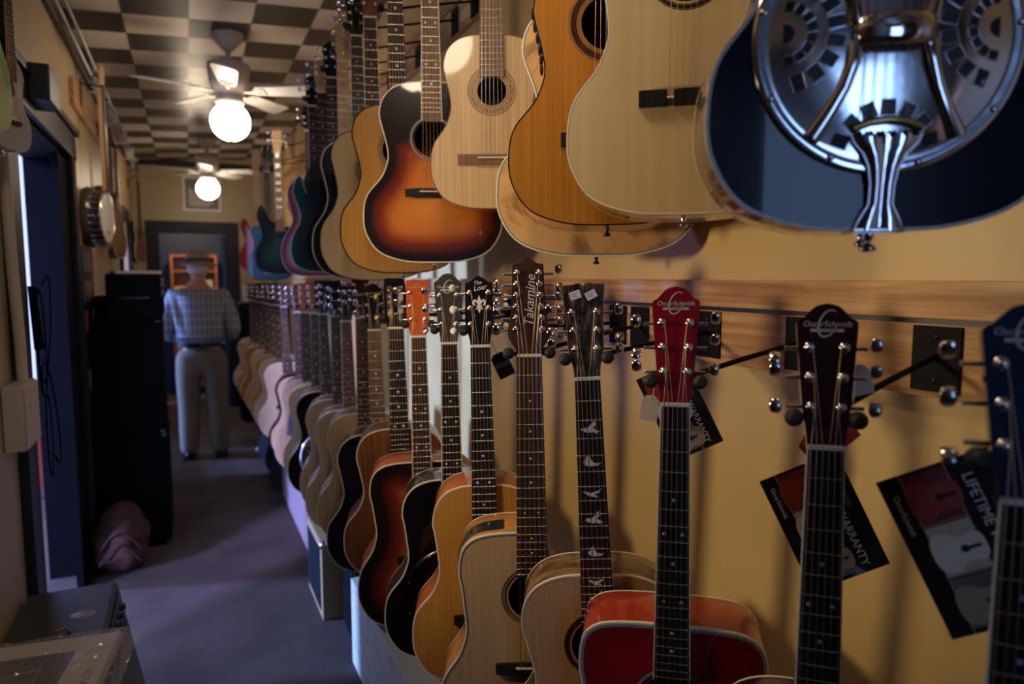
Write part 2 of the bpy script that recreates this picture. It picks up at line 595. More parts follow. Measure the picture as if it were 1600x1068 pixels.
# left wall with the bright side door (y 2.83-4.10) and a second doorway far down (y 6.9-7.75)
navy = mat('navy_black_trim_paint', (0.008, 0.010, 0.014), 0.5, noise=0.2, spec=0.3)
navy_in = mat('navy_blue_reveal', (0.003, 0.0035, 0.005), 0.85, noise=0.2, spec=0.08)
mb = MB()
D1 = (2.83, 4.10, 2.15); D2 = (6.95, 7.80, 2.10)
xa, xb = XL - 0.18, XL
for a, b, z0, z1 in ((YF - 0.12, D1[0], 0, 2.95), (D1[0], D1[1], D1[2], 2.95), (D1[1], 5.90, 0, 2.95), (5.90, 6.88, 0, 0.12), (5.90, 6.88, 1.60, 2.95), (6.88, D2[0], 0, 2.95), (D2[0], D2[1], D2[2], 2.95), (D2[1], YB + 0.12, 0, 2.95)):
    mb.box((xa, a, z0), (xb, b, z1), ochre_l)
struct('wall_left', mb)
mb = MB(); mb.box((XL, YF, 0), (XL + 0.012, 1.75, 2.3), wood('dark_unseen_panelling', (0.035, 0.018, 0.008), (0.07, 0.038, 0.018), (30, 30, 3), rough=0.6, coat=0.0)); struct('wall_left_added_panel', mb)  # unseen dark panel, added to keep pale wall reflections off the lacquer
# back wall with the open door
BD = (-0.27, 0.44, 2.06)
mb = MB()
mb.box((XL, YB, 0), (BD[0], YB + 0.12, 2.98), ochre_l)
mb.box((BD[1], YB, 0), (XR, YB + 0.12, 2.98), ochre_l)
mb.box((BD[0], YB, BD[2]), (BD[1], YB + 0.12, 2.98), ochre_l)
struct('wall_back', mb)
# unseen front wall; its window is added for blue reflections
dkw = wood('dark_unseen_panelling', (0.035, 0.018, 0.008), (0.07, 0.038, 0.018), (30, 30, 3), rough=0.6, coat=0.0)
mb = MB()
mb.box((XL, YF - 0.12, 0), (-0.42, YF, 3.0), dkw); mb.box((0.30, YF - 0.12, 0), (XR, YF, 3.0), dkw)
mb.box((-0.42, YF - 0.12, 0), (0.30, YF, 0.95), dkw); mb.box((-0.42, YF - 0.12, 2.55), (0.30, YF, 3.0), dkw)
struct('wall_front', mb)
mb = MB()
for lo, hi in (((-0.42, -2.60, 0.95), (-0.38, -2.5, 2.55)), ((0.26, -2.60, 0.95), (0.30, -2.5, 2.55)), ((-0.38, -2.60, 0.95), (0.26, -2.5, 0.99)), ((-0.38, -2.60, 2.51), (0.26, -2.5, 2.55)), ((-0.38, -2.60, 1.70), (0.26, -2.5, 1.73))):
    mb.box(lo, hi, navy)
struct('window_added', mb)
# side door casing and deep reveal
mb = MB()
c = 0.12
mb.box((XL, D1[0] - c - 0.06, 0), (XL + 0.025, D1[0], D1[2] + c), navy, ch=0.004)
mb.box((XL, D1[1], 0), (XL + 0.025, D1[1] + c, D1[2] + c), navy, ch=0.004)
mb.box((XL, D1[0] - c, D1[2]), (XL + 0.03, D1[1] + c, D1[2] + c), navy, ch=0.004)
mb.box((XL, D1[0] - c - 0.02, D1[2] + c), (XL + 0.045, D1[1] + c + 0.02, D1[2] + c + 0.03), navy, ch=0.004)
mb.box((xa, D1[1] - 0.02, 0), (xb, D1[1] + 0.001, D1[2]), navy_in)
mb.box((xa, D1[0] - 0.001, 0), (xb, D1[0] + 0.02, D1[2]), navy_in)
mb.box((xa, D1[0], D1[2] - 0.02), (xb, D1[1], D1[2] + 0.001), navy_in)
mb.box((XL - 0.03, 3.84, 0), (XL, D1[1], D1[2]), navy_in)  # added panel that narrows the opening to trim the daylight
struct('door_1', mb)
mb = MB()
mb.box((XL, D2[0] - 0.1, 0), (XL + 0.025, D2[0], D2[2] + 0.1), navy); mb.box((XL, D2[1], 0), (XL + 0.025, D2[1] + 0.1, D2[2] + 0.1), navy)
mb.box((XL, D2[0], D2[2]), (XL + 0.025, D2[1], D2[2] + 0.1), navy)
mb.box((xa, D2[0], 0), (xa + 0.04, D2[1], 1.25), navy_in)
mb.box((xa, D2[0], 1.9), (xa + 0.04, D2[1], D2[2]), navy_in)
struct('door_2', mb)
mb = MB()
mb.box((xa, 5.90, 0.12), (xb, 5.92, 1.60), navy_in); mb.box((xa, 6.86, 0.12), (xb, 6.88, 1.60), navy_in)
mb.box((xa, 5.92, 1.57), (xb, 6.86, 1.60), navy_in); mb.box((xa, 5.92, 0.12), (xb, 6.86, 0.15), navy_in)
struct('window_2', mb)
# back door casing
mb = MB()
c = 0.13
mb.box((BD[0] - c, YB - 0.03, 0), (BD[0], YB + 0.12, BD[2] + c), navy, ch=0.006)
mb.box((BD[1], YB - 0.03, 0), (BD[1] + c, YB + 0.12, BD[2] + c), navy, ch=0.006)
mb.box((BD[0], YB - 0.03, BD[2]), (BD[1], YB + 0.12, BD[2] + c), navy, ch=0.006)
struct('door_3', mb)
# black strip where ceiling and back wall meet
mb = MB(); mb.box((XL, YB - 0.04, 2.80), (XR, YB, 2.86), navy); struct('trim_1', mb)
# room glimpsed past the back door
bk_navy = mat('deep_blue_room_paint', (0.02, 0.035, 0.09), 0.6)
mb = MB()
mb.box((-0.9, YB + 1.7, 0), (1.2, YB + 1.8, 2.6), bk_navy); mb.box((-1.0, YB + 0.12, 0), (-0.9, YB + 1.8, 2.6), bk_navy)
mb.box((1.2, YB + 0.12, 0), (1.3, YB + 1.8, 2.6), bk_navy); mb.box((-1.0, YB + 0.12, 2.6), (1.3, YB + 1.8, 2.7), bk_navy)
struct('wall_back_room', mb)
# outside the side door: a pale sunlit wall edge
# oak slat rails on the right wall
XS = XR - 0.022
def board(z0, z1, name, label):
    mb = MB()
    mb.box((XS, YF + 0.05, z0), (XR - 0.0005, 7.9, z1), oak, ch=0.002)
    return tag(mb.build(name), label, 'board')
board(1.490, 1.545, 'oak_board', 'narrow upper oak board of the lower hanger rail')
board(1.375, 1.482, 'oak_board', 'wide lower oak board of the lower hanger rail, carrying black plates')
board(2.600, 2.660, 'oak_board', 'narrow upper oak board of the high hanger rail near ceiling')
board(2.485, 2.592, 'oak_board', 'wide lower oak board of the high hanger rail near ceiling')
mb = MB()
mb.box((XR - 0.008, YF + 0.05, 1.482), (XR - 0.0005, 7.9, 1.490), blackp); mb.box((XR - 0.008, YF + 0.05, 2.592), (XR - 0.0005, 7.9, 2.600), blackp)
struct('trim_2', mb)

# ================================================================== ceiling fans with globe lamps
globe_m = emis('frosted_lamp_globe', (1.0, 0.80, 0.58), 25.0)
fan_grey = mat('fan_motor_white', (0.50, 0.46, 0.43), 0.35, noise=0.05)
blade_m = mat('fan_blade_white', (0.66, 0.64, 0.60), 0.4)
def fan(x, y, label, rot0):
    t = thing('ceiling_fan', label, 'ceiling fan', (x, y, ceil_z(x)), (0, 0, 0), 'ceiling fans with globe lights')
    mb = MB(); mb.lathe([(0.085, 0.01), (0.082, -0.02), (0.06, -0.055), (0.028, -0.09), (0.018, -0.1)], fan_grey); mb.build('canopy', t)
    mb = MB(); mb.lathe([(0.013, -0.09), (0.013, -0.20)], fan_grey, 12); mb.build('downrod', t)
    mb = MB(); mb.lathe([(0.02, -0.14), (0.09, -0.155), (0.112, -0.165), (0.112, -0.20), (0.108, -0.215), (0.105, -0.26), (0.085, -0.31), (0.075, -0.325), (0.07, -0.35)], fan_grey, 32); mb.build('motor_housing', t)
    for k in range(5):
        a = rot0 + 2 * PI * k / 5
        T = Matrix.Rotation(a, 4, 'Z') @ Matrix.Translation((0, 0, -0.305)) @ Matrix.Rotation(-0.21, 4, 'X')
        mb = MB()
        out = [(0.15, -0.045), (0.44, -0.066), (0.475, -0.058), (0.485, -0.03), (0.485, 0.03), (0.475, 0.058), (0.44, 0.066), (0.15, 0.045)]
        n = len(out)
        vs = [(p, q, 0.004) for p, q in out] + [(p, q, -0.004) for p, q in out]
        mb.add(vs, [tuple(range(n)), tuple(range(2 * n - 1, n - 1, -1))] + [(i, (i + 1) % n, (i + 1) % n + n, i + n)[::-1] for i in range(n)], blade_m, False, T)
        bl = mb.build('fan_blade', t)
        mb = MB()
        mb.tube([(0.06, 0, -0.006), (0.11, 0, -0.012), (0.17, 0, -0.008)], [0.012, 0.012, 0.02], fan_grey, 8, T=T, flat=0.4)
        mb.box((0.14, -0.035, -0.010), (0.20, 0.035, -0.004), fan_grey, T)
        mb.build('blade_bracket', bl)
    mb = MB(); mb.lathe([(0.07, -0.345), (0.078, -0.355), (0.078, -0.375), (0.055, -0.39)], fan_grey, 24); mb.build('light_fitter', t)
    mb = MB(); mb.sphere((0, 0, -0.475), 0.105, globe_m, 28); mb.build('globe', t)
    mb = MB(); mb.lathe([(0.012, -0.578), (0.012, -0.584), (0.005, -0.59)], brass, 12); mb.build('finial', t)
    mb = MB(); mb.tube([(0.05, 0.05, -0.34), (0.052, 0.052, -0.43)], 0.0012, brass, 5); mb.build('pull_chain', t)
    return t
fan(0.257, 4.24, 'white ceiling fan with glowing globe, nearer of the two above the aisle', 0.02 - 0.44)
fan(0.224, 7.47, 'white ceiling fan with glowing globe, farther one before the back wall', 0.05 - 0.44)
fan(0.24, 1.00, 'white ceiling fan with glowing globe over the front of the shop', 0.5)  # third fan, out of view, added for its light

# unseen lamp added on the left wall to brighten the guitar wall
LP = Vector((-0.40, 1.25, 1.62))
aim = (Vector((1.0, 1.50, 1.42)) - LP).normalized()
t = thing('added_wall_lamp', 'brass wall lamp with an open shade facing the guitar wall', 'lamp', (XL + 0.014, LP.y, LP.z))
mb = MB(); mb.lathe([(0.05, 0), (0.045, 0.012), (0, 0.015)], brass, 24, Matrix.Rotation(PI / 2, 4, 'Y')); mb.build('wall_rose', t)
mb = MB(); mb.tube([(0.01, 0, 0), (0.04, 0, 0.0)], 0.008, brass, 8); mb.build('arm', t)
Ts = Matrix.Translation(LP - t.location) @ aim.to_track_quat('Z', 'Y').to_matrix().to_4x4() @ Matrix.Translation((0, 0, -0.05))
mb = MB(); mb.lathe([(0.02, -0.03), (0.05, -0.01), (0.09, 0.03), (0.10, 0.045)], brass, 28, Ts); mb.build('shade', t)
sl = bpy.data.lights.new('added_lamp_bulb', 'SPOT')
sl.energy = 28.0
sl.color = (1.0, 0.80, 0.50)
sl.spot_size = math.radians(104)
sl.spot_blend = 0.7
sl.shadow_soft_size = 0.07
sl_o = bpy.data.objects.new('added_lamp_bulb', sl)
sl_o.location = LP + aim * 0.03
sl_o.rotation_euler = aim.to_track_quat('-Z', 'Y').to_euler()
COL.objects.link(sl_o)

#GUITARS
# ================================================================== guitars
def catmull(P, n=8):
    out = []
    for i in range(len(P) - 1):
        p0 = P[max(i - 1, 0)]; p1 = P[i]; p2 = P[i + 1]; p3 = P[min(i + 2, len(P) - 1)]
        for k in range(n):
            t = k / n
            out.append(tuple(0.5 * (2 * p1[j] + (p2[j] - p0[j]) * t + (2 * p0[j] - 5 * p1[j] + 4 * p2[j] - p3[j]) * t * t + (3 * p1[j] - p0[j] - 3 * p2[j] + p3[j]) * t ** 3) for j in (0, 1)))
    out.append(tuple(P[-1]))
    return out

def resample(P, n):
    """n points, evenly spaced along the open polyline P"""
    L = [0]
    for i in range(1, len(P)):
        L.append(L[-1] + math.hypot(P[i][0] - P[i - 1][0], P[i][1] - P[i - 1][1]))
    out = []; j = 0
    for k in range(n):
        s = L[-1] * k / (n - 1)
        while j < len(L) - 2 and L[j + 1] < s:
            j += 1
        t = (s - L[j]) / max(1e-9, L[j + 1] - L[j])
        out.append((P[j][0] + (P[j + 1][0] - P[j][0]) * t, P[j][1] + (P[j + 1][1] - P[j][1]) * t))
    return out

def half_profile(LB, WA, UB, BL, square=0.0, sharp=False):
    s = square
    return [(0.0, 0.0), (LB * 0.42, BL * 0.008), (LB * 0.78, BL * 0.058), (LB * 0.965, BL * 0.16), (LB, BL * 0.265), (LB * 0.945, BL * 0.375),
            (WA + 0.28 * (LB - WA), BL * 0.475), (WA + 0.04 * (LB - WA), BL * 0.555), (WA, BL * 0.605), (WA + 0.25 * (UB - WA), BL * 0.675),
            (UB * 0.965, BL * 0.765), (UB, BL * 0.825), (UB * (0.93 + .04 * s), BL * (0.905 + .02 * s)), (UB * (0.74 + .08 * s), BL * (0.965 + .012 * s)), (UB * (0.42 + .1 * s), BL * 0.996), (0.0, BL)]

def acoustic_outline(LB, WA, UB, BL, cut=None, square=0.0, N=56):
    hp = half_profile(LB, WA, UB, BL, square)
    left = resample(catmull(hp), N)
    if cut:
        rp_ = hp[:9] + [(WA + 0.2 * (UB - WA), BL * 0.66), (UB * 0.93, BL * 0.74), (UB * 0.97, BL * 0.79), (UB * 0.86, BL * 0.825), (UB * 0.62, BL * 0.80), (UB * 0.36, BL * 0.80), (0.040, BL * 0.86), (0.031, BL * 0.95), (0.030, BL), (0.0, BL)]
        right = resample(catmull(rp_), N)
    else:
        right = left
    # counter-clockwise seen from the front (x right, z up): bottom -> right -> top -> left
    return [p for p in right[:-1]] + [(-p[0], p[1]) for p in reversed(left[1:])]

def electric_outline(kind, N=56):
    if kind == 'double':      # offset double cutaway with sharp horns
        L = [(0, 0), (.09, .004), (.145, .035), (.163, .10), (.150, .165), (.122, .22), (.115, .26), (.128, .31), (.142, .36), (.135, .405), (.115, .435), (.100, .425), (.092, .385), (.075, .345), (.040, .330), (.0, .330)]
        R = [(0, 0), (.09, .004), (.145, .035), (.163, .10), (.150, .165), (.122, .22), (.115, .26), (.122, .295), (.132, .335), (.128, .37), (.112, .385), (.100, .365), (.088, .325), (.062, .300), (.035, .300), (.0, .300)]
    elif kind == 'single':    # single cutaway
        L = [(0, 0), (.09, .004), (.145, .035), (.165, .10), (.155, .165), (.120, .23), (.108, .27), (.118, .325), (.128, .365), (.118, .41), (.085, .44), (.04, .445), (0, .445)]
        R = [(0, 0), (.09, .004), (.145, .035), (.165, .10), (.155, .165), (.120, .23), (.108, .265), (.118, .31), (.125, .345), (.118, .375), (.098, .375), (.072, .335), (.038, .33), (0, .335)]
    else:                     # slab single cutaway
        L = [(0, 0), (.10, .004), (.145, .03), (.160, .09), (.150, .16), (.118, .22), (.108, .27), (.120, .33), (.125, .365), (.112, .395), (.07, .40), (.03, .40), (0, .40)]
        R = [(0, 0), (.10, .004), (.145, .03), (.160, .09), (.150, .16), (.118, .22), (.108, .27), (.120, .31), (.125, .345), (.112, .36), (.09, .345), (.07, .31), (.035, .305), (0, .305)]
    left = resample(catmull(L), N); right = resample(catmull(R), N)
    return right[:-1] + [(-p[0], p[1]) for p in reversed(left[1:-1] + [left[-1]])]

def seg_dist(px, pz, out):
    best = 9
    n = len(out)
    for i in range(n):
        ax, az = out[i]; bx, bz = out[(i + 1) % n]
        dx, dz = bx - ax, bz - az
        L2 = dx * dx + dz * dz
        t = 0 if L2 < 1e-12 else max(0, min(1, ((px - ax) * dx + (pz - az) * dz) / L2))
        d = math.hypot(px - ax - dx * t, pz - az - dz * t)
        if d < best: best = d
    return best

def offset_outline(out, d):
    n = len(out); res = []
    for i in range(n):
        ax, az = out[i - 1]; bx, bz = out[(i + 1) % n]
        tx, tz = bx - ax, bz - az
        L = math.hypot(tx, tz) or 1
        res.append((out[i][0] + tz / L * d, out[i][1] - tx / L * d))   # outward for ccw
    return res

def body_mesh(name, out, D, C, rh, top, side, burst_mode=None, arch=0.0, back=None, rings=(1, .985, .94, .87, .78, .66, .52, .36, .2)):
    """hollow body: front face with an open sound hole (radius rh) about C, rim sides, back"""
    n = len(out)
    vs = []; fs = []; mi = []; sm = []; edge = []
    use = list(rings) if (burst_mode or arch) else [1, 0.5]
    for t in use:
        for (x, z) in out:
            dx, dz = x - C[0], z - C[1]
            L = math.hypot(dx, dz) or 1e-6
            hx, hz = C[0] + dx / L * rh, C[1] + dz / L * rh
            px_, pz_ = hx + (x - hx) * t, hz + (z - hz) * t
            ed = seg_dist(px_, pz_, out) if burst_mode else 0.0
            if t == 1: ed = 0.0
            if burst_mode == 'lower':
                ed = min(ed, 0.212 - math.hypot(px_ * 0.95, (pz_ - 0.165)))
            y = -arch * (1 - (1 - min(1, seg_dist(px_, pz_, out) / 0.09)) ** 2) if arch else 0.0
            vs.append((px_, y, pz_)); edge.append(max(0.0, ed))
    # hole ring
    for (x, z) in out:
        dx, dz = x - C[0], z - C[1]
        L = math.hypot(dx, dz) or 1e-6
        vs.append((C[0] + dx / L * rh, -arch, C[1] + dz / L * rh))
        e = 0.2
        if burst_mode == 'lower':
            e = max(0, 0.212 - math.hypot(vs[-1][0] * .95, vs[-1][2] - .165))
        elif burst_mode:
            e = seg_dist(vs[-1][0], vs[-1][2], out)
        edge.append(e)
    R = len(use) + 1
    for i in range(R - 1):
        for k in range(n):
            k2 = (k + 1) % n
            fs.append((i * n + k, i * n + k2, (i + 1) * n + k2, (i + 1) * n + k)); mi.append(0); sm.append(bool(arch))
    o = len(vs)
    # rim of the hole (thickness) and side wall
    hb = o
    for k in range(n):
        x, y, z = vs[(R - 1) * n + k]
        vs.append((x, y + 0.003, z)); edge.append(0)
    for k in range(n):
        k2 = (k + 1) % n
        fs.append(((R - 1) * n + k, (R - 1) * n + k2, hb + k2, hb + k)); mi.append(1); sm.append(False)
    s0 = len(vs)
    for yy in (0.0, D * 0.5, D - 0.004, D):
        for (x, z) in out:
            f = 0.985 if yy == D else 1.0
            vs.append((C[0] + (x - C[0]) * f, yy, C[1] + (z - C[1]) * f)); edge.append(0)
    for i in range(3):
        for k in range(n):
            k2 = (k + 1) % n
            fs.append((s0 + i * n + k, s0 + (i + 1) * n + k, s0 + (i + 1) * n + k2, s0 + i * n + k2)); mi.append(1); sm.append(True)
    b0 = len(vs)
    for (x, z) in out:
        vs.append((C[0] + (x - C[0]) * 0.985, D, C[1] + (z - C[1]) * 0.985)); edge.append(0)
    vs.append((C[0], D + 0.004, C[1])); edge.append(0)
    for k in range(n):
        k2 = (k + 1) % n
        fs.append((b0 + k2, b0 + k, b0 + n)); mi.append(2); sm.append(False)
    b1 = len(vs)        # dark inner layer that paints in the shade seen through the hole
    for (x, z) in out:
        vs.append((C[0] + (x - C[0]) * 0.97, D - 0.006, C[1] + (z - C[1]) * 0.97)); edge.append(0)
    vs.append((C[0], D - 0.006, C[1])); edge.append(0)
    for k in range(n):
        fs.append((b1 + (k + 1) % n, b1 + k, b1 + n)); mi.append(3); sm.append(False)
    me = bpy.data.meshes.new(name)
    me.from_pydata(vs, [], fs)
    for m in (top, side, back or side, hole_shade): me.materials.append(m)
    me.polygons.foreach_set('material_index', mi)
    me.polygons.foreach_set('use_smooth', sm)
    a = me.attributes.new('edge', 'FLOAT', 'POINT')
    a.data.foreach_set('value', edge)
    me.update()
    return me

def ring_strip(mb, out, d0, d1, y0, m, smooth=False, yb=None):
    """flat band between two offsets of the outline, standing proud at y0 and turned down over the rim to yb"""
    n = len(out)
    a = offset_outline(out, d0); b = offset_outline(out, d1)
    vs = [(x, y0, z) for x, z in a] + [(x, y0, z) for x, z in b] + [(x, (yb if yb is not None else y0 + 0.001), z) for x, z in a]
    fs = [(k, (k + 1) % n, (k + 1) % n + n, k + n) for k in range(n)] + [(k + 2 * n, (k + 1) % n + 2 * n, (k + 1) % n, k) for k in range(n)]
    mb.add(vs, fs, m, smooth)

def disc_ring(mb, c, r0, r1, y, m, n=48, th=0.0006):
    vs = []; fs = []
    for r in (r0, r1):
        for k in range(n):
            a = 2 * PI * k / n
            vs.append((c[0] + r * math.cos(a), y, c[1] + r * math.sin(a)))
    for k in range(n):
        a = 2 * PI * k / n
        vs.append((c[0] + r1 * math.cos(a), y + th, c[1] + r1 * math.sin(a)))
    for k in range(n):
        k2 = (k + 1) % n
        fs.append((k + n, k2 + n, k2, k)[::-1]); fs.append((k + n, k2 + n, k2 + 2 * n, k + 2 * n))
    mb.add(vs, fs, m)

# ---- head outlines: (half-width, height above the nut), top centre last
HEADS = {
    'scroll': [(.0215, 0), (.0225, .015), (.0270, .045), (.0300, .08), (.0330, .12), (.0350, .148), (.0335, .155), (.0270, .159), (.0210, .166), (.0120, .174), (0, .177)],
    'twelve': [(.0245, 0), (.0260, .012), (.0390, .032), (.0400, .05), (.0350, .075), (.0320, .12), (.0305, .168), (.0290, .176), (.0180, .178), (.0110, .184), (0, .192)],
    'notch': [(.0215, 0), (.0230, .02), (.0300, .05), (.0310, .09), (.0330, .12), (.0365, .158), (.0350, .1600), (.0200, .1605), (.0080, .163), (.0030, .160), (0, .157)],
    'snake': [(.0215, 0), (.0230, .015), (.0310, .045), (.0320, .07), (.0305, .10), (.0300, .138), (.0230, .140), (.0100, .150), (0, .155)],
    'flat': [(.0215, 0), (.0235, .012), (.0300, .035), (.0305, .08), (.0310, .150), (.0285, .154), (0, .155)],
    'slot': [(.0235, 0), (.0245, .01), (.0330, .025), (.0330, .10), (.0330, .148), (.0300, .152), (0, .152)],
    'point': [(.0215, 0), (.0230, .015), (.0290, .045), (.0310, .09), (.0330, .130), (.0220, .142), (0, .160)],
    'wave': [(.0215, 0), (.0230, .015), (.0300, .05), (.0310, .10), (.0300, .140), (.0180, .152), (0, .148)],
}
def head_poly(kind):
    if kind == 'six_line':     # six tuners in a line, scroll end (electric)
        right = [(.021, 0), (.024, .02), (.030, .05), (.034, .12), (.040, .155), (.034, .178), (.018, .186)]
        left = [(-.002, .184), (-.014, .172), (-.018, .155), (-.026, .12), (-.024, .08), (-.026, .04), (-.021, .02), (-.021, 0)]
        return right + left
    P = HEADS[kind]
    sm_ = catmull(P, 3)
    return [p for p in sm_] + [(-p[0], p[1]) for p in reversed(sm_[:-1])]

def tuner_mesh(style, side):
    mb = MB()
    # ferrule and post on the face
    Tf = Matrix.Rotation(PI / 2, 4, 'X')
    mb.lathe([(0.0066, -0.001), (0.0064, 0.0018), (0.0040, 0.0024), (0.0032, 0.0026), (0.0032, 0.0070), (0.0022, 0.0080), (0.0, 0.0080)], CUR['metal'], 16, Tf)
    # gear box behind and shaft to the side
    s = side
    mb.box((-0.007, 0.0155, -0.009), (0.007, 0.026, 0.009), CUR['metal'], ch=0.002)
    mb.tube([(0.006 * s, 0.021, 0), (0.024 * s, 0.021, 0), (0.028 * s, 0.021, 0)], [0.0032, 0.0024, 0.0030], CUR['metal'], 8)
    return mb.mesh('tuning_machine')
def button_mesh(style, side):
    s = side
    mb = MB()
    if style == 'pearl':
        mb.sphere((0.034 * s, 0.021, 0), (0.0075, 0.0040, 0.0095), CUR['button'], 12)
    else:
        prof = [(0.0268, .0030), (0.0280, .0075), (0.031, .0098), (0.036, .0100), (0.0400, .0085), (0.0415, .0055)]
        mb.tube([(x * s, 0.021, 0) for x, r in prof], [r for x, r in prof], CUR['button'], 12, flata=0.45)
    return mb.mesh('tuner_button')
CUR = {'metal': chrome, 'button': chrome}
TCACHE = {}
def tuner_meshes(style, side):
    k = (style, side)
    if k not in TCACHE:
        CUR['metal'] = {'chrome': chrome, 'pearl': nickel, 'black': blackp, 'brass': brass}[style]
        CUR['button'] = {'chrome': chrome, 'pearl': bone, 'black': blackp, 'brass': brass}[style]
        TCACHE[k] = (tuner_mesh(style, side), button_mesh(style, side))
    return TCACHE[k]

FRET_MESH = None
def fret_mesh():
    global FRET_MESH
    if FRET_MESH is None:
        mb = MB(); mb.tube([(-0.5, 0, 0), (0.5, 0, 0)], 1.0, nickel, 6)
        me = mb.mesh('fret')
        for v in me.vertices:
            v.co.y *= 0.0009; v.co.z *= 0.0011
        FRET_MESH = me
    return FRET_MESH
DOT = {}
def dot_mesh(m, r=0.0028):
    k = (m.name, r)
    if k not in DOT:
        mb = MB(); mb.lathe([(r, 0), (r, 0.0004), (0, 0.0004)], m, 14, Matrix.Rotation(PI / 2, 4, 'X'))
        DOT[k] = mb.mesh('position_marker')
    return DOT[k]

BIRDS = [[(-.019, 0), (-.012, .004), (-.004, .003), (.002, .010), (.012, .020), (.010, .012), (.016, .013), (.007, .004), (.010, .000), (.020, -.005), (.013, -.006), (.018, -.010), (.006, -.006), (-.004, -.007), (-.012, -.004)],
         [(-.017, .004), (-.012, .006), (-.010, .014), (-.003, .018), (.000, .008), (.005, .002), (.012, .000), (.020, .001), (.014, -.004), (.006, -.005), (-.004, -.006), (-.012, -.003)],
         [(-.020, .003), (-.014, .005), (-.004, .001), (.004, .004), (.010, .005), (.019, .010), (.012, .001), (.006, -.001), (.011, -.009), (.002, -.007), (-.006, -.006), (-.012, -.001)]]

def fb_halfwidth(z, spec):
    """half width of the fingerboard at height z below the nut"""
    d = spec['nutz'] - z
    return spec.get('nw', 0.0215) + d * (0.0055 / 0.322) * spec.get('taper', 1.0)

